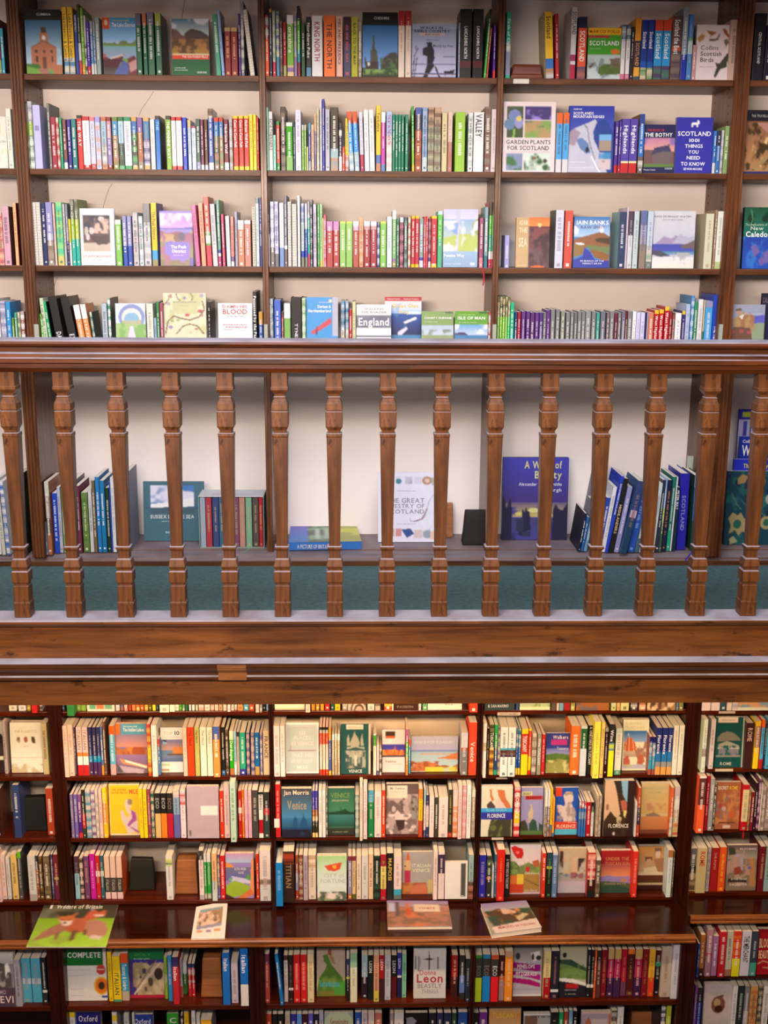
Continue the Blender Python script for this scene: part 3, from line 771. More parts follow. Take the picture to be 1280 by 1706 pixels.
parse('g2', 'c', '''443 448.5 179 9db
449 455.5 186 ddd NORTHERNERS #543 t=.12,.66 f=.8
456 460.5 225 9ec
461.5 467 202 483.08/d43.85/383
468.5 477 178 322~765
477.5 488.5 204 ded.08/4a2.7/9c7
489.5 492.5 202 245
493 502.5 183 dde
503.5 507 208 ccb.12/8b4
507.5 511 208 ccb.12/8b4
511.5 514 245 ed9
514.5 518.5 205 59b.2/249.8/9ab
519 524 208 eb9
524.5 527.5 190 fb7.3/669
528 532.5 180 ccb~cb9
533.5 537 165 ddd
537.5 541.5 165 33a
542.5 550 182 bbc
551 564 179 432.65/9bb.8/899~b86
565 570 205 333.15/ddd.27/435.7/fff
570.5 575 245 d42
575.5 581.5 197 ec2.7/ddd~c65
582.5 590.5 186 d52.2/29e.68/9bc~cdd #l=-3
591.5 599.5 186 d52.2/29e.68/9bc~cdd #l=-3
601 607 187 dde.72/b35 #l=-2
608 616 183 eee #l=-1.5
616.5 625 183 eee #l=-1.5
626.5 634.5 176 ec2.75/57b.88/c86 Yorkshire #321 t=.1,.4
635 642 187 fff.17/c4a.88/68b
643.5 653 186 ace.4/ecc~eed THE BIT IN THE NORTH #b27 t=.05,.55
653.5 658 191 286
658.5 663 191 286
663.5 668 191 286
668.5 673 191 286
674.5 680 191 286
686.5 690.5 177 4a4.5/9c4.9/fc3 #l=-1
691.5 702 179 56a.12/445.35/b64~954
703 711.5 179 8ac~abd.78/cdd
712.5 722.5 179 ca8~865.3/bb9~876
723 734 179 ca8~865.3/bb9~876
735.5 744.5 188 dc9
745.5 753 187 ecb.5/b76
757.5 774 187 9c3 #fff
779 787 188 bcb~eee
788 805 187 eee VALLEY #222 t=.03,.42 f=.62
806.5 816.5 178 754~876
817 826 182 dcc''')
parse('g2', 'd', '''925.5 935 188 e61.18/4ae.78/ddd
936 946 188 e61.18/4ae.78/ddd
1022.5 1028 202 539.85/c22
1029 1033 202 539.85/c22
1033.5 1046.5 198 54a.78/eda.82/c22 Highlands #fff t=.12,.65 f=.5
1047 1060 198 54a.78/eda.82/c22 Highlands #fff t=.12,.65 f=.5
1062 1070.5 190 249.2/27c.72/ddc~655 #s=863
1186 1191 218 37c.75/ddd
1191.5 1198 218 334.35/37b
1198.5 1203 217 99a~ccc
1204 1211 210 8a6''')
parse('g3', 'a', '''0 8 354 eb9~d67
8.5 20 344 dab #s=743
27 32.5 338 fb8 #s=711''')
parse('g3', 'b', '''51.5 57.5 337 ddd #k=s
58.5 65 337 ddd #k=s
65.5 72 337 ddd #k=s
74 80.5 338 236
81 91.5 337 99c.5/bbd.6/a98~876
92.5 96 339 ecb
97.5 108 337 9d8~5c9.85/dc7
109 112.5 340 ccc
113.5 117 340 99a.6/336
117.5 121 365 ed3.5/eee
121.5 128 332 665~998.3/9b2.6/2ba #s=8a4
128.5 134.5 332 665~998.3/bc4.6/2ba #s=8a4
194.5 204.5 366 ded.1/8c5
206.5 213.5 360 99c.6/35b
214.5 221.5 360 99c.6/35b
223.5 232.5 354 bbb~dcc
233.5 240.5 360 bcc~eee
241.5 253 339 888.3/bbb~ddd
254.5 264 338 ec2.75/4ad.9/a96 The Peak District #765 t=.14,.58 s=23a
327 334 342 e7a #l=-3
336.5 344 339 fa8 #l=-2
345.5 354 328 e65.5/6a5~fff.7/d45 #l=-2
355.5 363.5 340 ddd #l=-2
364.5 369.5 333 7a9.75/44a.8/ddd.85/c48 #s=695 l=-1
371.5 376 357 d57 #l=-1
378.5 385 360 dee #l=-1
385.5 391 361 f98.8/769.9/ddd
392.5 397 353 aab
397.5 408 367 eee.08/dcc.2/c86 #fff
408.5 419 367 eee.08/c87 #fff
421.5 427 345 ccb #k=s
427.5 433 330 788.08/cdd
433.5 437.5 329 338''')
parse('g3', 'c', '''446.5 450.5 336 333.5/ccc
451.5 458 336 99b~dde.7/877
458.5 465 336 aac~ddf.8/777
466.5 474 338 eee.7/79c
474.5 479.5 326 667.7/fff.75/766
480.5 486 336 ddd #k=s
487.5 495 340 ddd #k=s
496.5 501 326 eee
502.5 507.5 339 ccd~68c.3/cdd.75/24b.85/887
508.5 513 339 ccd.3/cdd.4/35a.7/24b.85/887
513.5 517 336 aaa.2/cdd.25/3b9.8/c46
517.5 521 332 344~99a
522.5 528 340 bbc~dcd
529.5 533 340 5a4~7b7
533.5 537.5 340 ad9.9/fc5
537.8 539.8 363 fd9
540 543.8 358 e56~eac
544.5 555 369 c8b.2/b44 #fff
555.5 565.5 369 c8b.2/b44 #fff
566.5 576.5 369 cd5.04/9c6 #fff
577 587.5 369 cd5.04/9c6 #fff
588.5 598 369 eee.1/dac.2/b54 #fff
598.5 605.5 363 fb9~e96
606.5 616.5 369 eee.1/c99.18/a33 #fff
617.5 627.5 369 eee.1/c99.18/a34 #fff
628.5 632.5 370 dde~448
633.5 643.5 369 cd5.05/8c5 #fff
644.5 653 361 dee
653.5 660 351 fff.15/8b7.85/97a.9/a95
660.5 665 364 697~365
666 672 362 eee.1/d89~634
673 678.5 362 8a9~566
679.5 684 362 c76~edc
685 691 360 fc1.05/c34.94/fc1
691.5 698 360 fc1.05/c34.94/fc1
698.5 705 364 8a9~9ab.8/44a.86/dde
705.5 709 361 d45~d66
709.2 712.7 361 d45
713.3 717.6 364 c9a~734.8/448.88/ddd
718.3 727.5 360 fc1.05/c34.93/fc1 #fff
728.5 736.5 352 bde.06/6c5.5/5b8
798 804.5 363 a57.8/e89
806 812 345 8aa.8/378
813.3 817.7 337 443.2/5b4.5/3a8.75/fee.87/c35
818.2 823 337 443.2/5b4.5/3a8.75/fee.87/c35''')
parse('g3', 'd', '''840.5 848 392 aad #fff
923.5 937 350 dde #s=332
938.7 952 351 d54
1028.5 1040 353 346 #fff s=8bb
1040.5 1043.5 346 dcd
1044 1052 352 545.42/ddd
1053 1061.5 352 cdd
1064 1074.5 351 67a.25/aac.5/bab.58/987
1075.5 1085 352 cde.6/9b9~dcc.88/787
1171.5 1185 356 ddb #s=cb9 b64
1186.5 1190 350 a86
1190.7 1201 352 eed.88/bc7 #543 k=h''')
parse('g4', 'a', '''-4 2 498 ddd
3 11.5 502 dde~88a #336
12.5 20 503 29d
21 25 530 693
26 30 521 5a8
31 35 521 dda~998
36 42.5 519 954~eee''')
parse('g4', 'b', '''69.5 75 523 7b5 #l=-1
76 82.5 497 cdb #l=-4
85 90 503 1a6 #l=-6 s=112
98 112 495 111 DARTMOOR #eee l=-8 k=h t=.55,.95
120 134 496 111 EXMOOR #eee l=-9 k=h t=.58,.9
137 147 509 fff.25/e95 #fff l=-8
148.5 157.5 508 fff.25/e95 #fff l=-8
159 163 520 cdc~365 #l=-6 s=243
171.5 180 506 bcd #554
181.5 186 497 396~fff #s=233
245.5 256.5 506 eed
257.5 261.5 530 9bd.5/344
262 267 503 384
267.5 273.5 505 a46 #s=533
347 352 503 111
422.5 429 486 222 Possessed by the Past #fff t=.06,.7 s=111 f=.75
431.5 438.5 520 c93.25/25a''')
parse('g4', 'c', '''448 456 498 689~bcc
457.5 468.5 500 46c.75/b99~ddd.9/544
469.3 473 520 533~c66
473.8 484.5 506 fff.25/8b6 Fr #fff
485.3 503 496 111 TYNESIDE #eee k=h t=.4,.85 f=.28
503.5 510 497 7a6~cdb
568.5 574.5 502 28b~cde.45/dca~eee
576 581 502 28b~cde.45/dca~eee
582 586.7 516 c23
587.3 593 503 dda
813.3 817.6 520 b43~ddd''')
parse('g4', 'd', '''828 832 495 332~cb8.3/8c3
832.4 836.4 495 332~cb8.3/8c3
836.8 840.8 495 332~cb8.3/8c3
841.2 845 495 332~cb8.3/8c3
845.4 849.2 495 332~cb8.3/3c6
849.6 856 504 2b8.45/2ba.6/8b4
857 861.3 520 247
861.7 867.3 520 a13 #fff
868.3 875 519 638 #fff
876.3 882.6 519 638 #fff
883.4 890 521 637 #fff
891 897.3 521 638 #fff
898 904 521 538 #fff
904.4 909.6 521 777 #fff
910 916 517 638 #fff
917 924 516 888 #fff
925.5 932 516 888 #fff
934 940.5 519 998 #fff
942.5 949 521 888 #fff
950 955.3 519 888 #fff
956 961.3 521 777 #fff
962 968 519 888 #fff
968.6 974.3 520 888 #fff
975 983.7 519 999 #fff
985 992 519 888 #fff
993 998.5 521 4a9 #fff
1000 1008 519 778 #fff
1010 1014.6 521 877 #fff
1015.3 1022.3 519 888 #fff
1023 1028.3 522 724 #fff
1029 1034 521 888 #fff
1035 1041 519 778 #fff
1041.3 1044.3 518 712
1045 1052.3 519 888 #fff
1053 1059 519 fff #c44
1059.5 1066 521 ddf #a36
1066.5 1073.5 521 ddf #a36
1074 1076.6 521 226
1077 1079 522 cbc
1079.5 1088 521 d86
1089 1096.4 517 fc2.07/c12 West Highland Way #fff
1097 1104.5 516 fc2.07/c12 West Highland Way #fff
1106 1113.6 511 fc2.07/c12 West Highland Way #fff
1114 1118.7 519 923
1119.2 1123.3 521 643~a54
1124 1134 522 fff
1135 1140.4 518 ec3.07/437
1141 1148 507 bce.6/b98~dca
1149 1154.4 493 28c~cde.8/254
1155 1160 503 396.7/776
1161 1169 499 eee
1170 1172.3 500 dc9.5/176
1173 1185 502 99b.1/4ae #fff
1185.5 1196.5 491 14b THE HEBRIDES #fff t=.45,.85 f=.4 k=h''')
parse('g5', 'a', '''-3 3 800 ddd #b=924
4 10 805 ccb #b=926 l=-2
11.5 17.5 803 eee~36b #b=926 l=-2
37 45 790 231.5/112 #b=925''')
parse('g5', 'b', '''72 80 796 47d.25/39c.8/bde~48c #b=926 l=-1.2
80.6 88 803 ccb.2/a98.5/543.7/a64 #b=925 fff
92 100 822 14b #b=922 fff
100.5 106 812 bbc #b=921
107 112 806 7a6 #b=921
113 119 815 c95 #b=921
120 129 803 445 #b=921
130 137.5 810 724 #b=921 eee
140 150.5 821 573~684 #eec b=920
151.3 157.5 815 ccc #b=920
158 163 801 764 #b=920
164 170.8 795 17b #b=920
171.3 179 801 17a #b=920
180 186.3 813 132 #b=920 ddd
186.8 188.5 803 25c #b=920
189 195 796 ddd #b=920
196 203 790 556 #b=920
204 211 800 986 #b=918
211.5 218.5 788 bbb #b=918 s=99a''')
parse('g5', 'd', '''963 967 856 124 #l=8 s=223 b=919 d=.17
967.6 972 862 26a #l=8 b=919
972.6 978 838 69b #l=9 b=919 s=889
979 985 776 889 #l=9 b=910 d=.19 s=889
986 993 846 88a #l=8 b=919
994 1001 830 24a #l=8 b=919
1001.5 1008 812 eee #l=8 b=920
1008.5 1013.5 794 24c DISCOVERING SCOTLAND #fff l=9 b=921 f=.5
1014 1022.5 798 111 HIGHLANDERS #ec9 l=8.5 b=921 t=.35,.8 f=.5
1023 1031 812 99c #l=9 b=921 fff
1033 1044 803 347.4/cab.5/246 #l=11 b=927 s=358
1045 1056.5 811 25b #l=10 b=921 9be
1057 1064 830 467 #l=9 b=921
1065 1072 822 bbd #l=8 b=921
1073 1081 815 368 #l=5 b=921
1082 1090 806 cdd #l=4 b=921
1091 1097.5 800 334 #l=3 b=920
1098 1101.5 797 8be.4/9b3.6/464 #l=2 b=920
1102 1109 800 224 #l=2 b=919 d84
1109.8 1115.8 795 176.7/1a8 #l=2 b=918
1116.3 1118.6 795 eee #l=2 b=918
1119 1125.5 812 134 PETER MAY #eee b=918 l=1 f=.6 t=.05,.35
1126.5 1142 789 22a SCOTLAND #89c b=916 t=.28,.75 f=.4 k=h
1150 1161 793 69c.15/35a.6/143 #5c6 b=917 k=h''')
parse('0', 'a', '''15 28 0 eed
31 43.5 0 eee
45 51.5 0 ca4
53 62 0 c22 #b=1188
66 71 0 bbb~222''', 1184)
parse('0', 'b', '''104 108 0 357
112 124 0 384 #b=1193
128 135 0 eec.7/8b4
135.5 143.5 0 eec.7/8b4
193 199.5 0 edd
201 206 0 a64~46a
207 213 0 c54~ddc
214 219 0 b43
220 226 0 e84
227 233 0 d73~fc6
234 240 0 c62
241 247 0 da4
248 253 0 762
254 260 0 ed3
261 264 0 356
266 282 0 eed #b=1187
283 291.5 0 eed #b=1186
292 298.5 0 eed
299 303 0 5a3
304 308 0 ddd~3a4
309 313 0 374
315 318.5 0 eee
320 324.5 0 eee
326 330 0 bca
331 340 0 e98~edd
341 350 0 edc
351 357 0 ecb~e88
358 364 0 ecb
365 371 0 ca8
372 378 0 edc
379 384 0 edd #b=1186
385 390 0 edc
391 395 0 ddd~a87
396 405 0 e95
406 414.5 0 5ac
415 424 0 b53
426 432 0 ecb #b=1187
433 437 0 888~ccc #b=1187
438 443 0 222
444 447 0 7ac''', 1184)
parse('0', 'c', '''509 517 0 ecb #b=1187
519 525 0 d93
526.5 532.5 0 d93
534 540 0 d93
541.5 549.5 0 c22
551 557 0 255
558 567 0 fc1
570.5 579 0 987~bba
612.5 624 0 ddc
625 634 0 654~cba
640.5 652.5 0 c32~fc3
653 656 0 eed
697.5 702 0 edd
704 712.5 0 6a7
782.5 796 0 e42 #b=1187''', 1183.5)
parse('0', 'd', '''860 864.5 0 458
919 926.5 0 654
927.5 931.5 0 dcb
932 939 0 7ac
940 950 0 a22
951 958 0 994~dd7
1018.5 1026.5 0 cd8~ddb
1028 1033 0 eb7
1034 1048 0 dd9
1050.5 1062 0 222~ccc
1065 1076 0 b75~eca
1127 1130.5 0 68a
1131 1138.5 0 884''', 1184)
parse('0', 'e', '''1169 1184 0 edd
1185 1199.5 0 edd
1200 1210.5 0 356
1211 1219.5 0 edc
1220 1229 0 bbc~edd''', 1184)
parse('1', 'a', '''8.5 14 1203 baa
73 82.5 1206 cb8 #b=1290''', 1289)
parse('1', 'b', '''108.5 116 1210 ecb #b=1295
116.8 125 1208 ecb #b=1293
125.5 129 1212 546 #b=1290
130.5 139.5 1212 ecc.52/e83.6/eee.78/c22 ITALIAN #887 b=1292 t=.05,.5
140 149 1212 ecc.52/e83.6/eee.78/c22 ITALIAN #887 b=1292 t=.05,.5
150 156 1212 336.6/19c.73/536 #ddd
157 163 1212 336.6/19c.73/536 #ddd
163.6 169.6 1212 336.6/19c.73/536 #ddd
170.2 174.2 1211 57a.8/e93
174.8 178.7 1203 754
179.2 184.3 1221 25b #fff b=1280
184.8 194 1210 e61.18/5bd.78/caa #fff
247.5 253.5 1207 c33~fb4.45/fc1.67/c42~fb4 #b=1293
254.5 263.5 1209 eee #b=1294
264.3 268.5 1232 c43.2/58b
306.3 313.3 1213 ecb #b=1293
314 325 1212 e41 The Hand #422 b=1293 t=.05,.4 f=.35
326 334 1212 bb6 The Hand #643 b=1293 t=.05,.4 f=.4
335 345.6 1212 eed The Hand #987 b=1293 t=.05,.4 f=.35
346.4 356 1212 eed The Hand #987 b=1293 t=.05,.4 f=.35
356.6 367.3 1211 46b.25/e94 #b=1295
370 376 1212 222.9/37b #eee
377 382 1216 542~766
383.6 390.4 1218 eec.2/2a1.85/b74 Dordogne #fff t=.22,.7 f=.7
390.8 395 1219 9cd.7/eee
395.5 400 1220 334.1/baa
400.7 410 1221 2a8.86/33a #fff
411.5 417 1221 558~baa #eba
419 424.7 1221 558~baa #eba
425.3 433 1221 16a.8/b95 #fff
434 438.3 1222 66a~baa
439.3 449.6 1219 cb9 FRANCE #544''', 1291)
parse('1', 'c', '''457 467 1210 edd #b=1294
467.6 475.6 1210 edd #b=1294
533 537.3 1212 222.05/bbb.12/e53.35/edc.88/e42
538 542.4 1212 222.05/bbb.12/e53.35/edc.88/e42
543 547.4 1212 222.05/bbb.12/e53.35/edc.88/e42
548 552.3 1214 e92.25/46a.9/fb2
553.5 557.5 1223 eee.15/ba8
558 562 1223 eee.15/ba8
562.5 566.8 1223 eee.15/ba8
622 627 1222 ddd.05/4a3.3/eed
627.5 632 1242 ecc.85/558
632.6 636 1248 443~ccb
676 680 1216 b5a.25/5b5.6/e83
680.4 684 1232 d52.2/4ac #b=1289
767.5 778.7 1221 ccd.35/a54.42/777 #ddd
780.3 793.4 1204 e42 Venice #fdd t=.36,.75 f=.55''', 1291.5)
parse('1', 'd', '''804.5 809.5 1206 edd.35/a96.5/edd #b=1296
810 814 1214 311
814.5 822 1208 342~886.15/342.45/da4~742 TUSCANY #fff t=.15,.5 f=.7
822.6 828 1208 2a5.45/247.9/2a8
828.4 832 1212 bb8~649
832.6 845 1212 eee.42/2ac.46/754~522.56/424.6/eee #876 b=1294
845.6 858 1212 eee.42/2ac.46/754~522.56/424.6/eee #876 b=1294
858.4 862 1214 27a~cdd.4/25a.85/fc2
862.5 866.3 1214 27a~cdd.4/25a.85/fc2
867.3 878.5 1215 fd1.1/c32.55/fd1 TUSCANY #fff t=.14,.5
879.2 884 1214 fd1.05/d42.6/fc1.9/c22
885 892.6 1223 ccb~865
894 900.5 1223 998 Wine TUSCANY #eee t=.1,.9
901.3 907 1224 c22 #fff
949.3 964 1210 f72
965.3 975.7 1210 cdd.05/263.45/cde #b=1293 ddd
977 986 1209 222 A VINEYARD IN TUSCANY #ddd t=.02,.8 f=.5
986.8 997.5 1203 fe5 #b=1297
998.2 1004.5 1203 dc5~ec8 #b=1296
1005 1011 1213 ccb.08/412
1012 1021 1207 222.35/37a~cd4.5/fe1 Wine #fff t=.1,.33 b=1294
1023 1034 1214 cdc.1/eed.9/5a7 #s=8a7
1079.5 1084.5 1228 227.15/dde~48a.5/3ac.85/a54
1085.2 1090 1228 227.15/dde~48a.5/3ac.85/a54
1090.6 1099.5 1213 238.5/27b.72/999.83/ea5 Florence #fff t=.15,.66
1100.3 1109.4 1213 238.5/27b.72/999.83/ea5 Florence #fff t=.15,.66
1110 1118 1213 238.5/27b.72/999.83/ea5 Florence #fff t=.15,.66
1118.7 1127 1209 eed
1127.7 1136.3 1209 eed''', 1291)
parse('1', 'e', '''1167.5 1174.5 1199 ded.55/987.7/ded #b=1287 s=cdb
1180 1188 1199 edd
1238.5 1252 1205 422 ROME #ecb t=.1,.4 k=h
1254 1262.7 1202 fc1.1/b87.55/fd1
1264 1270 1200 e61.15/5be.8/c22
1270.6 1273.4 1206 234
1274 1283 1199 e61.15/5be''', 1281)
parse('2', 'a', '''-6 4 1318 300 #s=632
25 37 1308 347 #fff b=1396 k=h
80 92 1314 b42 #fff b=1391''', 1394)
parse('2', 'b', '''120 125 1324 87a #eee
126 132 1324 76b #eee
132.6 138.4 1324 859.5/528.88/d33
139 144.5 1316 332.5/c33.8/343
145.5 154 1316 dcc~49b
154.6 161 1316 ddd~859
161.5 166.4 1316 edc~bbb
167.2 173 1316 ecc
173.6 180.6 1313 fd1.3/e94.7/fc1
234 240 1315 fd1 #a73
240.6 247 1315 fd1 #a73
247.6 253 1315 945 #fdd
253.6 259 1318 ba9~265
260 269.5 1322 222.45/db7 ECO #bbb t=.1,.42
270 279.5 1322 222.45/f82 ECO #bbb t=.1,.42
280 290 1322 222.45/b03 ECO #876 t=.1,.42
290.6 301 1318 8ac~ecb.2/8ac.5/66b
302 311 1317 ede~c55.3/ede
367.6 374 1318 e31
374.6 384 1308 ecc
385 394.5 1302 bdc #b=1403 376 k=h
398.3 404 1318 c21.35/fee.47/c21 #fba
404.4 408 1316 e71
408.5 414 1316 ebc.5/dac
414.6 420.4 1316 ebc.5/dac
421 431 1317 444 #ccb
432 439.5 1320 222.05/eee.6/a12.9/eee RIBBING #222 t=.05,.55
440.5 450 1320 333.35/b33.5/344 #cdd''', 1396)
parse('2', 'c', '''460 468 1307 c22 #fcc
521 525 1318 44b.4/a62.55/ec9.65/332.9/fd7 #fff
525.6 530 1318 44b.4/a62.55/ec9.65/332.9/fd7 #fff
531.5 537 1317 eee
537.5 543 1317 eee
543.6 546 1322 555~ccb
592 598.6 1325 799~bcb
599.5 604.6 1302 edc #b=1401
605.3 612 1303 edd #b=1398
613.5 623 1317 5ac.25/184 #cdc
624 635.5 1319 edd
636 642 1317 e41
697 704 1315 e83.2/ec2.65/c42
705.5 709 1316 9cd.25/edd.85/558
709.5 714 1325 336.25/edd.75/347
715 723 1328 edd
724 729.7 1329 443
730.5 746 1329 edd
746.6 753 1316 332.9/c31 #bb7
753.8 762 1316 dcc.35/d85~eba
762.6 769 1309 ecc #b=1398
769.6 776 1309 ecc~d99 #b=1397
776.6 784 1308 eee #b=1397
784.6 791 1316 ddc.15/a98~ba9''', 1395)
parse('2', 'd', '''855.5 865 1312 c12~fcc.5/fc2.73/c12~fcc FLORENCE #fff
906.5 910.6 1316 eee.35/888.6/b99~665
911 915 1316 eee.35/888.6/b99~665
915.5 919 1314 fc1.75/38b.85/a65
919.4 923 1330 fa2.9/38b
963.3 967 1335 eee~d44.2/37c.3/9bd.5/37c
967.6 971.2 1335 eee~d44.2/37c.3/9bd.5/37c
971.8 975 1335 eee~d44.2/37c.3/9bd.5/37c
975.6 983 1337 b12
983.5 988 1337 222.25/6b4.3/eee #b=1393
991.5 995.8 1326 cba~a98
996.2 1000.5 1326 cba~a98
1055.8 1059.5 1337 ddd
1060 1064.5 1313 c53.4/335.75/c43
1114 1119 1313 d63.6/aaa~ddc
1120 1129 1311 cbb.25/ddd.45/ba9.7/cc8~c44''', 1394)
parse('2', 'e', '''1159.5 1171.5 1294 eee.03/633.5/f63 #b=1388
1172.3 1178 1293 a12 #fcc
1178.6 1186 1298 aaa
1186.5 1189 1304 222~ccb
1233.5 1244 1308 c12.1/eda.8/c12
1244.5 1247.5 1318 775~d93
1248.3 1253.6 1320 823
1254 1258 1305 312
1259 1263.5 1298 524~c9c
1263.8 1265.6 1306 eed
1266 1272.5 1312 987~baa
1273 1280 1312 987~baa''', 1384)
parse('3', 'a', '''-3 4 1420 ecc #b=1503
5.5 12.5 1425 dcc~ecb
13.5 20 1430 ddd
22 32 1424 ec7 #b=1498
33 39.5 1420 6c2.12/555 #ddd
50 62 1427 ddd.85/baa #b=1501
63 67.5 1426 334.3/643~a63
68 74 1427 432~863
75.5 86 1427 654~875
88 91.8 1424 445~76a
92.5 101 1424 823.5/cb6.55/724 #eca b=1499''', 1498)
parse('3', 'b', '''126.5 134.6 1427 534.4/9cd
135.2 141.3 1430 222~dba
142.5 151 1427 747 #ca8
152.3 161.2 1423 c1a #fcf
161.7 169 1426 c22.35/fdd.48/c22
169.5 175.3 1426 367.35/eed.48/367
176.3 185 1427 ecb.5/333.84/ecc ITALIAN #bba t=.54,.8
186 195 1427 ecb.5/333.84/ecc ITALIAN #bba t=.54,.8
196 205.6 1427 ecb.5/333.84/ecc ITALIAN #bba t=.54,.8 s=c52
278.3 289.5 1427 eee.05/696~ee9.22/eee #b=1499
333 341 1418 444.18/edd.9/bab #b=1499
341.5 345.6 1423 eee.18/2a4.88/bba #fff
346.3 353 1423 eee.18/2a4.88/bba #fff
354.3 362.8 1423 eb8.58/cdd #b=1501
363.4 367.8 1424 ba7~558.75/66b
368.5 376 1426 d12
427.5 432.8 1423 d31
433.7 452 1417 edd.57/876~dba.68/ddd #b=1501''', 1497.5)
parse('3', 'c', '''460.5 472 1438 18d #9cf b=1517 k=h
472.7 491 1419 321.02/b42~321.25/321 TITIAN #a86 b=1503 t=.25,.72 f=.5
493 498 1425 a53.4/99b.8/b42
498.6 505.4 1425 832~ba8
506 513.6 1426 bab #b=1500
514.4 527 1425 edc~ca8.35/edc
580 586.4 1427 834.1/99b.88/c73
587 593 1427 834.1/ec9.88/663
594 602 1426 edc #322
602.6 613.6 1426 ddd
614.2 622 1424 eca
623 633.4 1426 222~354
634 643.5 1424 a23.25/ed7.75/b13 #b=1500
644.3 655 1422 222 MAFIOSI #ec5
656 669 1427 edd.77/3ac.9/677
721.5 728.6 1418 edd #b=1499
729.6 740 1420 edd.05/435.45/edd #ccc b=1498
780 788.3 1425 9bb.6/b76~532''', 1498)
parse('3', 'd', '''797.7 809 1425 22a #a9c b=1495
810 818 1426 333~575.5/c85.57/333
819 822.4 1444 cdd #b=1496
822.8 826.6 1424 379
827.3 839.5 1416 d21 #f85 b=1501
840.4 848.3 1424 111 A VINEYARD IN TUSCANY #ddd
901.5 908 1422 d31
909 918.4 1421 245.3/bb4.36/121 #6a5
919 927.4 1421 cde.05/68b #cdf
977.3 990 1421 c22~fba.6/411.85/222
991 999 1430 eed.05/876~654
1051.8 1060.3 1419 e32 #fba
1109.5 1117.3 1417 b74.15/dee
1117.8 1120.5 1419 553''', 1495)
parse('3', 'e', '''1146 1157.5 1414 666.4/111.55/543~a86
1158.5 1174.5 1414 cb8 ROME #c42 b=1488 t=.06,.4 f=.5
1175.2 1181 1412 cba~a9b
1182 1194 1413 a11 THE POPES #c99 t=.1,.5 f=.3
1195 1206.6 1412 e51 #fc4 b=1485
1262 1271 1411 712 #ca8
1272 1283 1411 9bb #543''', 1485)
parse('4', 'a', '''27.5 38 1600 aab #b=1677
39 54.5 1597 5bd.45/cde.58/5bd #b=1670
55.3 71 1597 5bd.45/cde.58/5bd #b=1670
72.5 80.5 1596 222.7/eee.76/333 #b=1672''', 1673)
parse('4', 'b', '''182 189.3 1587 fd1 #862 b=1668
190 203 1594 fd1.85/fd1.95/4a8 ITALIAN #764 b=1669 t=.35,.85
204 216 1589 e52.2/2ad.8/cba Tuscany & Umbria #fff b=1667 t=.22,.78
275.3 280.5 1596 9c3.4/cd9.6/9c3 #b=1664
281.3 288.6 1592 39d #b=1668 ecf
289.3 299.5 1595 437.2/c23 Italian #fff b=1673 t=.2,.5
300 305 1600 bbc.7/b44 #b=1662
306 312.8 1604 cdd.35/373 #b=1656
314.5 320 1606 347.12/ecc~c23.35/c11.5/b99.58/c23 #b=1660
320.5 326 1606 347.12/ecc~c23.35/c11.5/b99.58/c23 #b=1660 s=222
372 384.3 1588 17d Italian #fff b=1674 t=.1,.35 k=h
386.4 397.7 1603 dcd #544 b=1671
401.7 415 1581 17d.62/eee Italian #fff b=1676 t=.1,.5 k=h''', 1670)
parse('4', 'c', '''442 450.3 1590 735.2/a44 #ecc b=1671
467.4 473 1590 17c #l=-5 b=1675
474 480.6 1592 533.1/ccc.4/cbb #b=1669
481.3 489.4 1592 322.7/eee.75/322 #b=1669 877
490 500.6 1591 d22.12/d22 #fbb b=1670
501.6 512 1591 d22.12/d22 #fbb b=1670
512.8 523.6 1590 eda #765 b=1670
577.2 582.6 1598 447.42/dd3.47/222 #ccc b=1668
583.6 595.4 1589 9ca.28/eed.35/eec #b=1670
602.7 612.6 1592 acd.5/323.9/223 #eee b=1663
613.4 622 1592 122 LEON #eee b=1666 t=.12,.55
622.6 631.6 1592 ea8.75/dc5 #b=1669
632.2 640 1592 a12.5/422 LEON #eee b=1669 t=.08,.45
640.7 651 1591 ccd #667 b=1666
652 661 1592 222.5/611 LEON #eee b=1662 t=.12,.55
661.7 669 1588 33a.5/ddd.55/225 LEON #eee b=1662 t=.12,.55
669.6 677 1590 8ca #165 b=1662 s=5a7
752 762 1592 a22.5/411 #fcb b=1663
765 773.7 1592 333.45/68c.85/333 #b=1665
775 783 1598 233.4/234 #ccc b=1669''', 1669)
parse('4', 'd', '''791 802 1592 483.06/333.48/ac2 ECO #777 b=1669 t=.22,.44
803 816 1591 28b.08/333.45/18d ECO #777 b=1669 t=.22,.44
817 829.5 1592 c53.08/333.46/e12 ECO #ddd b=1669 t=.22,.44
830.5 839.5 1592 411.45/c63.55/a88 #cbb b=1667
840 853 1586 ca8.1/f92 #fdb b=1668
904.5 916 1586 ed9.55/b12 #b=1664
916.6 930 1585 223.8/eee.86/223 #a77 b=1664
976.5 982.3 1583 222.72/eee.79/222 #ccc b=1662
982.8 988 1583 222.72/eee.79/222 #ccc b=1662
988.4 991.5 1583 e62 #b=1663
992 999.5 1584 322.2/633 #dcc b=1662
1000 1009 1583 812 #c86 b=1660
1010.3 1020.4 1582 ca6.2/b25.6/425 #ecc b=1660
1021.3 1032 1582 ca6.2/b25.6/425 #ecc b=1661
1032.8 1042 1582 b13.7/746 #d88 b=1659
1043 1054 1582 e72.1/511.9/733 #b96 b=1659
1055 1067 1582 ca6.2/b25.6/425 #ecc b=1660
1067.8 1077.6 1582 812 #b75 b=1660
1078.4 1088.5 1582 eb3.6/e42 #c83 b=1660
1089 1098 1584 511.25/2a7.35/112 #ccc b=1657
1099 1115.6 1580 cba #a86 b=1661
1117 1128.6 1574 dde #b=1664''', 1662)
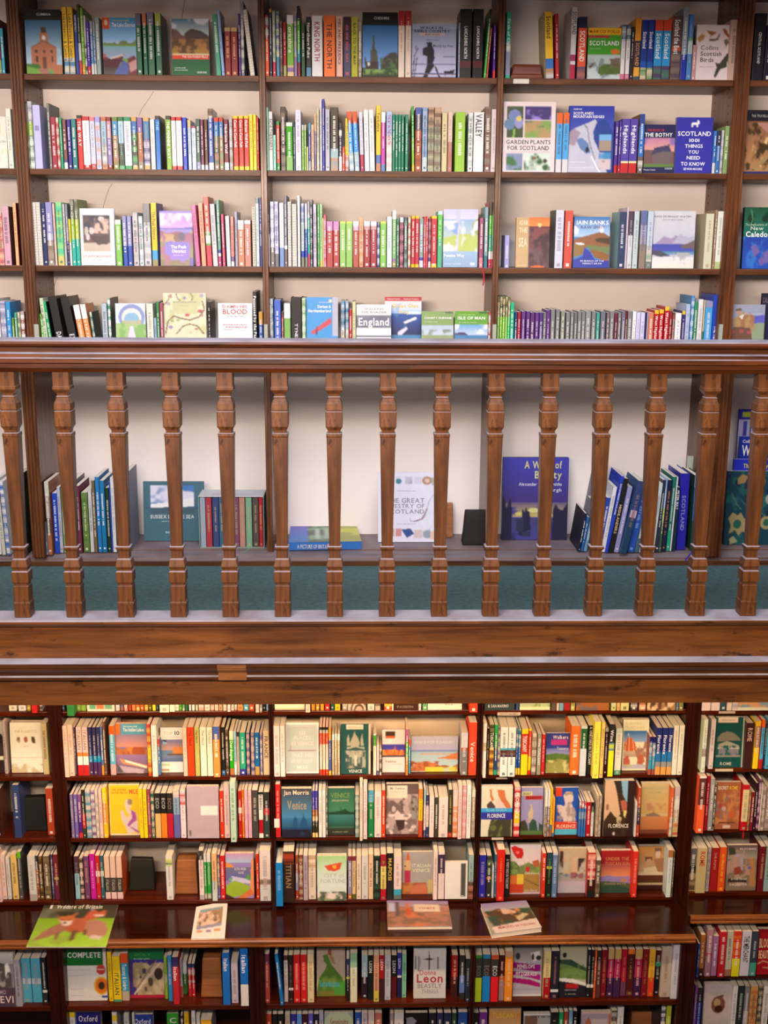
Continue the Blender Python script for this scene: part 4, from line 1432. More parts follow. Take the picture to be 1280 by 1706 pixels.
parse('4', 'e', '''1160 1163.3 1573 25b #b=1629
1163.8 1171.4 1558 b73.8/422 #b=1627
1174 1183.6 1549 b89.5/c36.56/a78 #b=1627
1184.2 1193.5 1560 a7a #b=1626
1195.5 1206.5 1553 c12 #fff b=1628
1207 1217.6 1552 ccb.85/b75 #b=1626
1218.2 1231 1552 e72~d22.6/ee1 #b=1627
1231.8 1247.4 1552 dde THE MERCHANT #334 b=1626 t=.1,.7
1248.2 1259 1552 345.7/4a9 #dde b=1626''', 1626)
parse('5', 'b', '''116 125 1687 fd2.08/eee
186.5 195 1687 eee.05/fd2.15/eee
206 215 1690 ccc
220 224 1689 ddd
301 305 1690 333~ddd
306.5 314.5 1687 eb2
319 325.5 1683 eee
327 333 1692 ddd
334 352 1700 fb2.1/eee''')
parse('5', 'c', '''444 452.5 1690 c42
454 462 1690 222
462.6 472.3 1690 222
475 483.5 1690 cba
484.6 494 1690 33a
494.7 503 1690 6af
503.6 513.6 1690 412
514 522 1689 66d
523 531.5 1690 223
532 539 1686 bbd
591.5 602 1687 25b
602.6 612.6 1687 cbc
613.4 624 1688 dcc
625 636.6 1688 c76
650 656 1689 a99
657 673 1688 ddd
715 727 1688 223
728.5 738 1688 336
739.6 752 1688 235
753.4 761 1688 354
763.6 779 1687 25a''')
parse('5', 'd', '''789.5 798 1688 222
799 812 1687 739
918 931 1687 222
931.8 939 1687 2a6
940 947 1686 a43
948 954.5 1684 7ac
955.5 962 1685 112
1019 1028 1684 ccb~543
1029 1039.3 1679 eee
1101.5 1108.6 1677 234~eee
1110 1118.5 1676 bc3''')
parse('5', 'e', '''1155 1159.5 1643 a6b
1160 1167.5 1646 333.3/24b
1217.5 1226 1643 eee
1227 1237 1643 233 #ddd
1238 1246 1644 889.5/ccc
1247.3 1259.5 1644 da6~c74
1260.4 1268 1644 444~a97
1269 1279 1643 eee''')
build_spines()
# ------------------------------------------------------------ covers facing the room
F = faced
F('g1','b',45,105,16,123,'picture book with red brick clock tower under black title band','B 48b;G 18 90 37a bde;N 60 55 100 85 dee 3 .4;R 0 0 100 17 111;P b75 14,58 50,48 86,58 86,96 14,96;P b75 40,36 62,36 62,52 40,52;P 543 43,28 59,28 58,36 44,36;E 51 44 5 4 eee;P 965 14,58 50,47 86,58 84,60 50,50 16,60;R 26 63 33 67 543;R 47 63 54 67 543;R 69 63 76 67 543;R 27 72 33 82 433;R 70 72 76 82 433;R 45 74 56 92 743;P 473 0,84 34,84 42,92 0,100;R 30 92 62 100 a76;P 7a4 0,88 30,92 40,100 0,100;P 6a4 62,90 80,98 100,100 66,100;R 74 86 100 100 b75;T 33 6 74 9.5 ddd|CUMBRIA',thick=.02,hard=True,spine='111')
F('g1','b',173,229,30,123,'guidebook with lake, hills and beached boats on its cover','B 4ad;G 0 40 29d 9cf;R 0 0 22 20 d52;G 40 52 9cf eee;H 44 6 785 4;H 48 3 7a4 5;G 50 72 8bc 9ac;P 733 0,66 20,72 62,64 56,78 0,84;P 523 0,74 58,72 40,92 0,94;P b66 0,62 12,66 0,72;G 88 100 443 655;P 56a 30,100 60,74 80,84 70,100;P 733 72,72 92,66 100,72 100,100 78,100;P c99 76,80 100,72 100,90 80,96;P dcc 20,70 60,64 60,67 22,73;T 28 9 98 16 fff|The Lake District;T 30 4 80 6.5 dd5|THE ROUGH GUIDE;E 11 9 5 5 fdb',thick=.02)
F('g1','b',288,350,32,125,'guidebook with orange moorland photo above green title panel','B 064;G 0 30 58a cdd;N 0 0 100 26 eef 3 .4;P 755 0,18 12,19 30,30 55,18 80,22 100,30 100,45 0,45;P 544 34,26 52,17 78,21 100,30 100,40 40,36;G 36 62 a74 b83;N 0 34 100 62 642 6 .45;R 0 61 100 64 eda;R 0 64 100 71 e42;R 0 71 100 100 063;T 26 65.5 96 69 fee|THE SOUTHERN FELLS;T 5 86 36 88 dee|LAKELAND;T 5 90 42 92 cdd|FELLRANGER;T 66 93 92 96.5 eee|CICERONE',thick=.02,side='064')
F('g1','c',604,663,21,127,'picture book with tall church spire under black title band','B 27b;G 18 90 27b 7ae;R 0 0 100 20 111;P 554 31,30 27,58 37,58;P 554 24,58 42,58 44,84 22,84;R 8 76 46 100 433;P 443 52,82 60,70 80,62 96,62 100,68 100,100 52,100;N 50 70 100 95 574 5 .5;R 0 88 100 100 8a5;N 0 86 100 100 352 6 .5;R 0 96 100 100 332;E 18 80 4 3 eed;L 443 1.5 8,70 8,80;T 32 7 76 11 ddd|CHESHIRE',thick=.02,hard=True,spine='111')
F('g1','c',686,760,40,128,'pale blue booklet with black silhouette of hiker and small dog','B abd;G 10 100 9ac cce;R 18 17 74 22 dba;P 112 34,34 45,34 46,40 50,48 52,64 48,72 60,98 66,99 64,97 55,78 50,80 36,98 26,98 34,78 34,60 24,58 24,46 34,42;E 40 38 5 4.5 112;P 112 33,35 46,34 46,36 33,37;R 0 74 100 75.5 336;L 112 1 2,100 6,60 14,45;L 112 1 6,100 12,62;R 8 40 10 47 112;P 112 72,88 90,86 98,84 96,90 92,97 90,91 78,92 76,98 74,92;R 0 92 100 94 557;R 0 98 100 100 112;R 70 60 98 61 446;T 18 5 70 9.5 112|WALKS IN;T 5 11 86 16 112|RIBBLE COUNTRY;T 30 18.5 62 21 543|MORE WALKS;T 34 29 62 31 446|FOR MOTORISTS;T 48 38 94 43 446|Mostly by river',thick=.006)
F('g1','d',978,1034,47,131,'green pocket guide with castle by a loch on its cover','B 4a2;R 0 0 100 13 fc1;R 0 15 66 20 c24;R 0 20 100 52 4a2;G 52 100 bcc cdd;N 0 60 100 100 899 4 .4;P 572 32,88 40,74 60,70 100,74 100,90 40,92;P 765 68,60 98,58 100,78 70,76;N 34 70 100 90 563 6 .5;P 643 4,76 22,66 24,68 8,80;E 82 46 13 5 e72;T 3 4 94 10 b32|MARCO POLO;T 4 25 94 34 fff|SCOTLAND;T 6 39 40 41 cdc|with travel map',thick=.012,spine='222')
F('g1','d',1158,1212,42,132,'white bird guide with painted birds around its title','B edd;P a63 30,10 62,13 48,20 36,16;L 754 .8 44,18 40,24;P 754 38,26 62,24 70,15 72,17 66,28 40,30;P b84 2,24 14,17 26,18 22,26 8,32;P a53 78,6 90,8 100,18 100,24 86,16;P 765 84,28 96,24 100,32 92,40;P 443 60,68 74,70 86,60 98,50 100,54 98,76 78,80 64,96 58,94 66,76;T 13 37 70 45 776|Collins;T 13 48 80 56 555|Scottish;T 13 59 56 67 655|Birds;T 14 75 60 76.5 988|Mark Cocker',thick=.014)
F('g2','a',0,14.5,195,280,'cream book with yellow flower sprays on its cover','B eed;N 0 10 100 40 ec5 4 .4;N 0 60 100 90 ec5 4 .4;T 4 46 90 50 998|FLORA',thick=.015,side='eee')
F('g2','d',837,924,170,287,'white plant book with framed photographs of garden flowers','B edd;R 7 6 39 51 453;E 22 20 12 9 78b;E 12 32 10 8 68a;E 30 30 8 8 99c;E 30 24 5 4 dc6;P 8b4 20,38 24,38 22,51 18,51;R 41 6 92 25 437;N 41 6 92 25 98d 5 .5;R 41 27 92 51 8a5;N 41 27 92 51 b96 4 .5;N 41 27 92 36 576 6 .4;R 7 73 39 98 89b;N 7 73 39 98 474 5 .4;R 41 73 92 98 ded;N 41 73 92 98 363 5 .38;E 62 80 3 2 953;E 82 84 4 3 543;T 6 54 92 60 555|GARDEN PLANTS;T 9 62.5 89 68.5 555|FOR SCOTLAND;T 8 71 90 71.8 aaa|KENNETH COX AND RAOUL CURTIS',thick=.016)
F('g2','d',946,1021,177,287,'deep blue climbing guide with snowy mountain ridge on its cover','B 26a;G 0 40 23a 45b;P ccd 0,50 12,34 40,26 58,20 62,24 54,38 56,50 68,66 90,100 0,100;P 68b 16,50 30,48 44,56 50,70 40,72 26,64;P a9a 0,40 12,34 26,40 14,60 0,58;P 249 60,26 80,18 100,40 100,100 88,100 66,64 56,48;L 556 .8 32,26 42,34 44,46 50,62 60,80;E 42 66 4 4 223;R 69 43 96 67 a98;N 69 43 96 52 7be 3 .7;R 69 70 96 95 dcc;N 69 70 96 80 49c 3 .6;N 70 82 96 95 744 4 .4;L fff 1.4 52,76 66,94 72,100;T 9 4 28 6 fff|CICERONE;T 9 9 54 13 fff|SCOTLANDS;T 9 14 78 18 fff|MOUNTAIN RIDGES;T 3 84 38 85.5 fff|EXTENSIVE COVERAGE;T 3 92 58 93.5 fff|GRADED ROCK AND WINTER',thick=.018,spine='249')
F('g2','d',1072,1123,208,286,'dark purple book with stone cottage at sunset on its cover','B 225;G 28 55 c8a ea9;N 0 28 100 50 97b 3 .5;H 58 8 755 2;P 446 24,62 34,48 80,42 92,56 60,58 50,66;P 766 28,62 60,56 92,56 94,80 30,82;R 78 40 84 46 655;G 84 88 573 573;R 0 82 100 87 684;R 0 87 100 100 225;T 8 9 64 14 c33|THE BOOK OF;T 0 17 92 25 fff|THE BOTHY;T 0 92 40 95 ddd|Phoebe Smith;T 70 89 95 92.5 ddd|CICERONE',thick=.012,spine='222')
F('g2','d',1124,1185,196,288,'purple book with white terrier logo and stacked white title','B 33a;P fff 40,16 42,11 46,9 56,9 57,5 60,5 64,8 62,12 58,13 58,17 55,17 54,14 46,14 45,17 42,17;T 4 25 96 33 fff|SCOTLAND;T 36 38 65 44 fff|1001;T 25 48 75 54.5 fff|THINGS;T 35 58.5 64 65 fff|YOU;T 31 69 69 75.5 fff|NEED;T 16 80 83 86.5 fff|TO KNOW;T 24 90.5 76 94.5 fff|EDWIN MOORE',thick=.016,spine='99a')
F('g2','e',1237,1290,184,285,'black-topped picture book with golden carved interior on its cover','B 853;G 20 96 964 b85;N 0 20 100 95 431 5 .45;N 20 30 100 90 ec8 6 .3;P b87 40,20 100,20 100,44 60,30;P a85 30,90 100,58 100,66 40,96;R 0 0 100 18 112;R 0 96 100 100 336;T 20 7 80 11 aaa|THE TRAVELLER',thick=.02,spine='111')
F('g3','b',136,193,348,442,'white county guide with vintage photo of loaded cart on cover','B eee;R 9 11 88 75 445;N 9 11 88 75 655 4 .5;R 9 60 88 75 cba;E 62 18 9 4 dcc;N 42 18 86 44 dba 7 .55;N 42 18 86 44 644 5 .35;R 24 46 82 60 755;P 544 24,48 84,46 82,62 50,64;E 34 39 8 6 dcc;E 18 40 6 8 cba;E 22 50 6 6 dcc;T 6 82 90 86 c99|STAFFORDSHIRE;T 30 90 60 91.5 aaa|SHELL GUIDE',thick=.016,hard=True,spine='dde',side='fff')
F('g3','b',268,323,352,442,'walking guide with old millstone on purple moorland cover','B 86b;G 0 30 98d daf;N 0 4 100 26 fdf 3 .45;H 32 4 66b 2;G 34 40 98c 98c;H 40 5 957 3;N 0 38 100 56 b96 4 .45;E 53 49 11 9 754;E 66 47 11 8 546;N 0 56 100 100 875 5 .5;P 76c 15,58 30,55 90,57 90,82 74,84 30,82 15,78;E 58 82 30 12 86c;N 0 90 100 100 764 5 .6;R 90 86 100 100 54a;T 32 62 80 68 fff|The Peak;T 36 70 78 76 fff|District;T 40 80 70 81.5 eef|White Peak walks',thick=.014,spine='987')
F('g3','c',738,796,349,445,'trail guide with pale hillside and sky under plastic sheen','B bcd;G 0 22 cce dde;G 18 72 9bd cdb;P bc6 0,50 50,42 100,44 100,72 0,72;P 9a5 84,22 100,16 100,46 84,36;P ccd 36,0 50,0 44,60 40,100 30,100 38,50;P 8ad 20,20 44,20 40,44 26,40;G 73 100 9bd 8ac;N 0 20 100 72 eef 3 .45;T 3 77 62 82 fff|Pennine Way;T 4 93 52 95 def|National Trail Guide;R 80 93 92 96 fff',thick=.014)  # the pale streak paints the plastic's sheen into the cover colours
F('g3','d',859,915,363,445,'book with tan title panel beside dark red sunset sea','B 523;G 0 18 e73 f94;E 70 15 6 4 fd8;G 20 98 844 423;N 36 20 100 98 645 4 .4;N 36 22 100 98 312 3 .35;R 0 0 38 100 ca7;E 66 99 20 3 e62;T 8 5 34 15 edb|ADAM;T 8 20 34 30 edb|THE;T 8 40 34 58 edb|SEA;T 5 95 30 96.5 edb|NICOLSON',thick=.018,spine='ca7')
F('g3','d',955,1015,362,443,'blue book with white cottages on brown moor by river','B 48c;G 0 40 37b bdf;N 0 18 100 40 fff 3 .35;P 964 0,44 40,36 70,30 82,31 100,38 100,60 0,60;P 543 60,42 100,40 100,54 60,48;P 785 30,56 100,58 100,72 50,66;P 974 0,50 20,54 34,60 26,74 0,80;P 963 44,64 70,66 100,74 98,88 60,80;P 34a 30,60 46,68 60,84 100,86 100,100 0,100 0,84 26,78;P eee 6,50 30,52 28,55 6,54;T 6 7 96 15 fff|IAIN BANKS;T 18 18 86 23 557|RAW SPIRIT;T 20 85 86 88 eee|IN SEARCH OF THE;T 26 90 80 93 eee|PERFECT DRAM',thick=.02,spine='37b')
F('g3','d',1086,1156,352,445,'pale book with blue loch, mountains and white sand on cover','B ccd;G 0 60 ddd ccd;P a9b 8,56 26,44 46,48 54,42 70,46 100,52 100,60 0,60;P bbc 46,56 66,40 84,46 100,44 100,58;G 57 70 45a 55b;G 70 76 48a 8ac;P 766 66,60 84,56 100,50 100,66 70,64;P 556 0,70 16,68 44,78 20,80 0,76;G 80 100 eee eed;N 50 72 100 92 bbb 6 .45;T 2 8 90 11 778|RING OF BRIGHT WATER;T 22 14 72 16.5 99a|GAVIN MAXWELL',thick=.01)
F('g3','e',1236,1292,346,446,'dark green and blue book with purple flowers on cover','B 25a;G 0 48 153 276;N 0 0 100 46 132 4 .4;L 5a6 1 20,4 26,20 20,30;G 48 100 24a 25b;N 0 48 100 100 37c 6 .4;P 76a 24,64 40,60 52,72 36,82;P 76a 60,74 90,66 100,84 70,92;P 76a 48,86 60,80 70,90 56,96;T 4 26 70 30 aca|The Implications of;T 20 31 60 37 cdc|New;T 6 39 130 48 fff|Caledonia'.replace('6 39 130','6 39 99'),thick=.02,spine='122',hard=True)
F('g4','b',195,245,506,600,'country house book with blue rainbow arch title on cover','B def;E 54 40 44 38 89c;E 54 42 33 28 eed;E 54 46 26 20 8bd;P bb9 22,50 86,48 86,62 22,62;R 22 50 30 48 987;P 8b6 0,58 24,56 40,64 100,60 100,100 0,100;N 0 60 100 100 ac8 4 .5;P dde 48,66 58,66 66,100 40,100',thick=.01,vs=0.6)
F('g4','b',275,346,489,610,'cream book printed with vines, buds and a small robin','B ddb;N 0 0 100 100 cc9 5 .4;L 754 1.5 4,100 10,70 24,56 40,62 62,66 84,58 96,40 92,20;L 754 1.2 30,0 34,14 42,20;L 754 1.2 64,0 70,10 66,20;L 754 1.4 30,100 44,82 60,76 78,80 94,100;L 754 1 0,30 10,20 20,4;E 16 8 5 4 b88;E 12 26 5 4 b9a;E 90 6 5 4 a9b;E 50 12 5 3 98a;E 86 44 6 4 b56;E 90 54 4 3 b77;E 20 68 4 3 8a5;E 34 66 4 3 9b6;E 16 84 5 4 98b;E 76 88 4 3 b77;E 55 54 5 4 c46;P c46 58,54 64,48 60,56;R 22 19 80 50 cc9;T 24 20 78 24 998|MRS ROBINS GARDEN;T 40 30 60 32 aa8|COUNTRY',thick=.016,hard=True,vs=0.6)
F('g4','b',365,422,506,600,'white hardback with red lettered title on its cover','B eee;T 12 5 86 14 c66|DAMN HIS;T 13 17 86 31 b55|BLOOD;T 24 36 76 40 99a|PETER MOORE;T 14 60 84 64 c57|BARBAROUS;T 22 67 86 71 c57|INHUMANE;T 14 75 44 78 877|THE MURDERS;T 46 78 86 80 aaa|OF REVEREND',thick=.02,hard=True,vs=0.6)
F('g4','c',511,564,496,610,'bright blue buildings guide with red angel sculpture on cover','B 39d;P c45 14,90 78,52 80,68 20,98;L 323 1.6 34,76 32,98;R 82 0 100 100 bbc;E 76 9 5 4 eda;T 40 12 78 14.5 eee|THE BUILDINGS OF ENGLAND;T 36 20 78 28 fff|Durham &;T 6 31 78 39 fff|Northumberland',thick=.02,side='ddd',hard=True,vs=0.6)
F('g4','c',594,652,508,600,'white and grey borderland walking book with England in title','B eee;R 0 33 100 72 778;N 0 33 100 72 889 4 .4;R 0 95 100 100 446;T 22 10 78 16 999|WALKING;T 12 20 88 26 999|THE BORDER;T 5 40 95 64 fff|England',thick=.02,tilt=2,vs=0.57)
F('g4','c',641,702,495,612,'tall map guide with yellow title over dark blue loch','B 48b;R 0 0 100 11 c34;G 11 34 eee cde;G 32 44 cdf 8be;N 30 16 100 40 68b 2 .4;G 44 100 25a 125;N 0 44 100 100 37a 3 .3;P eee 50,66 84,52 88,58 56,70;P dde 36,92 60,78 62,84 46,100 36,100;E 80 42 22 4 def;T 6 3.5 42 7 fee|Rucksack Readers;T 52 3.5 92 7 fee|Rucksack Readers;T 18 18 92 28 ec5|Great Glen;T 36 34 66 44 ec5|Way',thick=.008,Y=YU+.06,vs=0.6)
F('g4','c',702,755,519,612,'green walking guide with county title and pale sky photo','B 9b7;R 0 0 100 37 8a6;G 37 70 bcd cde;N 0 48 100 70 898 3 .45;R 0 64 100 100 9a7;R 74 2 98 6 555;T 10 9 40 11 cd8|WALKING IN;T 8 15 94 20.5 fff|COUNTY DURHAM;T 8 27 50 29 eee|32 walking routes',thick=.012,side='ded',vs=0.74)
F('g4','c',757,812,519,612,'green walking guide titled Isle of Man with coastal cliff','B 8b4;R 0 0 100 36 6a3;G 36 66 6ad cde;N 0 36 100 60 fff 3 .45;P 547 0,58 30,56 44,66 0,70;R 0 64 100 100 48b;R 72 1.5 98 6 243;T 10 8 60 11 cd8|WALKING ON THE;T 8 14 92 22 fff|ISLE OF MAN;T 10 29 66 31 eee|40 walking routes',thick=.012,side='eee',vs=0.74)
F('g4','e',1213,1270,508,612,'book with kilted man in tweed cape by a loch','B 889;G 0 40 aab 9ac;P 66c 50,34 100,30 100,52 60,58;P 9a8 60,54 100,52 100,100 50,100;P b96 6,44 36,20 60,30 72,60 66,80 14,72;N 6 24 70 70 a75 5 .45;E 22 20 8 9 c98;P 765 14,12 30,10 32,18 14,18;P eed 24,34 40,26 34,44;P 754 10,64 60,66 66,100 0,100;E 34 76 7 5 b55;E 56 80 6 5 b56;E 8 78 7 7 a55;T 40 23 92 29 ccd|Outlandish',thick=.012,vs=0.6)
F('g4','e',1263,1292,489,612,'dark book standing behind the tweed cape book','B 335;T 6 6 92 14 99a|CALEDONIA',thick=.01,Y=YU+.10,vs=1)
F('g5','b',240,341,805,902,'teal landscape-format photo book with cloudy blue sky panel','B 367;R 12 7 84 46 37b;N 12 7 84 36 dde 3 .5;G 40 46 268 356;P eee 12,38 50,34 84,26 84,42 12,44;R 12 46 84 54 356;T 11 56 84 62 ddd|SUSSEX BY THE SEA;T 30 66 66 68 bcc|NEW PERSPECTIVES;T 36 84 60 87 bcc|BEN LEE',thick=.014,tilt=8,hard=True,spine='256')
F('g5','c',630,727,790,904,'white hardback about a Scottish tapestry with small stitched motifs','B eef;R 30 6 38 16 dde;E 35 12 5 4 48a;R 46 6 58 16 ccd;N 46 6 58 16 456 5 .3;R 62 6 74 16 dde;E 84 11 9 6 b97;E 84 11 4 3 ecc;R 92 7 100 18 bbb;L 8ab .6 96,30 88,40 80,64 66,70 56,70 55,66;L 945 .9 84,52 76,66 62,70;R 30 80 40 92 d99;P 359 40,82 56,80 62,88 50,94;R 62 82 76 94 dcc;N 78 80 90 94 9ab 6 .5;R 90 84 100 96 ecb;R 6 80 28 92 cba;T 14 36 80 43 99a|THE GREAT;T 6 44.5 80 50.5 99a|TAPESTRY OF;T 14 52.5 80 58.5 99a|SCOTLAND;T 32 25 66 26.5 aab|ALEXANDER McCALL SMITH;T 32 73 66 74.5 aab|ALISTAIR MOFFAT',thick=.022,tilt=5,hard=True,spine='dde')
F('g5','d',836,945,764,900,'tall indigo photo book with dusk city skyline and yellow title','B 44a;G 0 60 44b 437;G 54 72 658 cb6;N 0 60 100 76 449 4 .5;G 74 100 447 449;N 0 78 100 100 224 5 .45;P 224 0,46 4,50 6,64 10,52 12,48 15,64 15,100 0,100;P 224 30,66 31,62 34,66 36,60 39,66 42,62 44,88 32,90;R 22 74 32 90 335;P 224 78,62 82,56 86,62 92,64 100,54 100,100 76,100;R 30 90 44 96 335;E 25 68 5 2 dd7;E 48 64 8 3 dd8;T 32 4 90 13 dd9|A Work of;T 48 16 90 25 dd9|Beauty;T 24 30 90 34 dde|Alexander McCall Smiths;T 54 37 90 41 dde|Edinburgh',thick=.022,tilt=4,hard=True,spine='224')
F('g5','e',1218,1238,682,890,'left Scotland road atlas, blue, white and yellow, top of stack','B bbd;R 0 0 100 8 22a;R 30 2 100 6 bc3;R 40 9 70 40 44a;R 70 9 100 40 bbd;R 0 40 100 100 22a',thick=.012,Y=YU+.16,tilt=1,cat='atlas',name='road_atlas')
F('g5','e',1239,1292,682,890,'right Scotland road atlas, blue, white and yellow, beside its twin','B bbd;R 0 0 100 8 22a;R 12 2 60 6 bc3;R 8 9 20 22 33a;R 30 9 100 14 ee2;R 0 30 100 100 22a;T 14 2.5 58 5.5 444|PHILIPS;T 28 15 98 22 eee|Scotland',thick=.012,Y=YU+.135,tilt=1,cat='atlas',name='road_atlas')
F('g5','e',1222,1292,727,895,'navy whisky guide with white title behind the floral folder','B 13a;T 6 3 34 6 eee|Collins;T 5 8 70 18 fff|Whisky;T 30 21 80 23 eee|Map of Scotland',thick=.012,Y=YU+.11,tilt=1,cat='guide',name='whisky_guide')
F('g5','e',1214,1292,765,900,'bright blue guide with yellow italic title behind floral folder','B 23c;T 20 5 96 10 ee3|The Whisky Trail;T 20 13 80 15 dde|of the Highlands',thick=.012,Y=YU+.085,tilt=1,cat='guide',name='whisky_guide')
F('g5','e',1206,1292,786,908,'dark teal folder patterned with ochre leaves and pale blossoms','B 145;N 0 0 100 100 266 6 .4;N 0 0 100 100 124 5 .35;P a85 20,10 30,4 40,8 34,16 20,18;P a96 6,64 14,56 24,60 30,56 36,64 46,66 40,76 46,84 34,82 28,88 20,80 8,86 12,74;E 24 72 8 6 265;E 50 30 9 8 998;E 56 26 6 5 aa9;E 50 30 4 3 665;P a85 60,8 74,12 70,24 60,18;P aa7 10,92 18,88 26,96 12,100;E 80 70 12 9 a96;E 80 70 6 5 265;E 84 38 8 7 aa9;L 586 .8 30,40 44,50 60,52 76,60;L 586 .8 10,30 20,44 30,52',thick=.03,tilt=3,name='patterned_folder',cat='folder')
# ground floor
F('0','b',146,192,1140,1190,'loose picture leaflet tipping forward over the shelf edge','B eed;R 8 60 92 92 dcb;R 10 64 30 90 6b9;R 34 64 60 90 e85;R 66 64 90 90 7b9',thick=.003,Y=YL+.003,tilt=-8,cat='leaflet',name='leaflet')
F('0','c',458,508,1120,1183,'cream cover seen only at its foot, left end of shelf','B eec;R 0 96 100 100 dca',thick=.012)
F('0','c',580,611,1120,1184,'cover with tan and brown circles','B cba;E 60 98 46 26 654;E 60 98 36 20 ecb;E 60 98 28 15 543;E 60 98 18 9 ca9',thick=.012)
F('0','c',657,697,1120,1183.5,'dark brown cover seen at its foot','B 421;T 12 88 80 94 987|PASSION',thick=.012)
F('0','c',713,770,1120,1183,'broad cream cover seen at its foot','B eed;T 50 84 74 87 555|Sea',thick=.012)
F('0','d',808,858,1120,1184,'dark green-grey cover reading San Marino at its foot','B 344;T 10 84 80 92 ccc|& SAN MARINO',thick=.012)
F('0','d',866,917,1120,1183,'cover with green landscape foot and cream border','B 8a5;N 0 0 100 100 bca 4 .5;R 0 92 100 100 eeb',thick=.012)
F('0','d',960,1015,1120,1184,'grey and rust picture cover','B 766;N 0 0 100 100 a63 3 .5',thick=.012)
F('0','d',1078,1126,1120,1184,'cover with warm mosaic picture','B a85;N 0 0 100 100 eca 4 .5;N 0 0 100 100 643 4 .4',thick=.012)
F('0','e',1229,1286,1120,1184,'cream edged cover with orange and blue picture','B da7;N 0 0 100 100 8ab 3 .5;R 0 92 100 100 eed',thick=.012)
F('1','a',-10,8,1204,1288,'cream cover with a dark figure, cut by the frame','B ddc;E 70 40 40 18 222;E 60 60 60 20 433;R 0 72 100 100 322;R 0 68 100 74 ddb',thick=.02,spine='baa')
F('1','a',20,73,1205,1288,'cream book with three small painted heads','B eed;T 14 15 86 20 cba|THE ROSSETTIS;E 26 34 6 6 a98;E 49 34 6 6 a64;E 72 34 6 6 854;E 26 32 4 3 765;P 543 66,28 76,28 80,40 72,42;T 40 46 60 49 cba|LIVES;R 0 70 100 71 cba;N 0 82 100 100 cb9 3 .5',thick=.03,spine='cb8')
F('1','b',195,247,1207,1289,'Italian lakes guidebook with orange buildings and moored boats','B 87a;R 0 0 14 22 e72;R 18 0 96 22 5ac;G 22 46 98a d98;H 52 7 b74 5;R 36 46 90 58 d84;N 0 46 100 62 a53 6 .45;G 62 100 97a 766;P e96 10,70 100,84 100,90 20,80;P eed 26,72 98,86 96,90 30,77;P bab 10,84 88,92 86,100 20,98;P 556 0,80 22,96 4,98;T 24 8 92 15 fff|The Italian Lakes;T 24 4 70 6.5 eee|THE ROUGH GUIDE',thick=.02,spine='e72')
F('1','b',269,306,1213,1287,'small white top ten city guide with harbour photo','B eee;R 0 26 100 76 68a;G 26 50 67a c98;P d84 54,46 70,42 100,44 100,62 56,62;R 30 58 100 62 654;G 62 76 78a 569;E 18 32 12 5 225;P 9bd 8,30 30,32 26,37 8,36;R 4 80 40 86 bc8;R 4 92 36 97 b96;T 14 9 56 16 ccc|TOP;T 64 7 88 16 445|10;T 14 20 88 22 bbb|MILAN AND THE LAKES',thick=.01)
F('1','c',477,532,1205,1289,'pale grey Venice book with faint city horizon line','B bcc;R 0 0 100 3 eee;R 0 97 100 100 eee;R 0 0 2 100 ddd;R 94 0 100 100 eee;R 6 53 92 56 988;R 14 45 16 55 987;T 24 8 76 11 cba|ONE HUNDRED AND;T 40 16 60 24 ddd|111;T 24 26 76 33 ddd|PLACES;T 16 37 84 44 ddd|IN VENICE;T 16 60 84 67 ddd|THAT YOU;T 16 72 80 79 ddd|MUST NOT;T 32 84 66 90 eee|MISS',thick=.018,side='ddd',spine='bba')
F('1','c',568,618,1207,1290,'dark teal Venice pocket book with engraved domed church','B 255;R 93 0 100 100 dcb;R 18 1 76 11 edc;P aa9 46,14 49,20 58,28 64,38 60,46 34,46 30,38 38,28 44,20;P aa9 22,26 27,20 31,44 20,44;P aa9 68,26 72,20 77,44 66,44;R 20 46 80 50 aa9;R 16 53 84 88 aa9;N 16 50 84 88 455 8 .45;P 355 14,52 50,46 86,52 50,50;R 30 66 38 84 466;R 64 66 72 84 466;R 46 62 54 84 ccb;T 26 91 72 97 ddc|VENICE;T 24 5 70 8 987|POCKET BOOKS',thick=.016,spine='ddc')
F('1','c',637,675,1216,1287,'white and orange Venice sketchbook with night-blue canal photo','B edd;R 14 4 56 20 432;R 14 15 56 20 d63;R 0 34 100 65 44a;P c63 4,50 20,46 50,48 56,38 62,48 96,50 98,64 0,64;N 0 46 100 60 e94 6 .4;G 60 65 345 446;T 12 71 62 77 654|Venice;T 12 80 80 81.5 baa|CITY GUIDE',thick=.012,spine='b5a')
F('1','c',685,763,1227,1286,'wide Venice book with lagoon painted in blue and gold','B bbc;G 0 40 bbc aac;G 38 44 78b 78b;G 44 100 9bc bcc;R 20 48 90 51 c97;P c74 0,90 10,76 30,70 52,76 60,98 0,98;N 0 70 60 98 953 6 .5;P c74 50,62 72,58 90,50 100,44 100,66;P b64 88,86 100,78 100,100;E 70 86 12 4 953;N 30 86 100 100 cc4 3 .5;T 4 12 92 20 ccd|VENICE FOR PLEASURE',thick=.014,spine='222')
F('1','d',909,949,1222,1288,'Italian wine walks book with pink title over vineyard','B 349;R 20 16 88 30 b38;G 38 54 67b 99c;P 573 0,54 40,50 100,54 100,70 0,74;P 995 0,74 50,64 100,70 100,100 0,100;N 0 68 100 100 cc8 4 .45;N 0 60 100 76 463 4 .4;T 26 5 92 14 edd|Walkers;T 44 34 94 41 ccd|Tuscany',thick=.012)
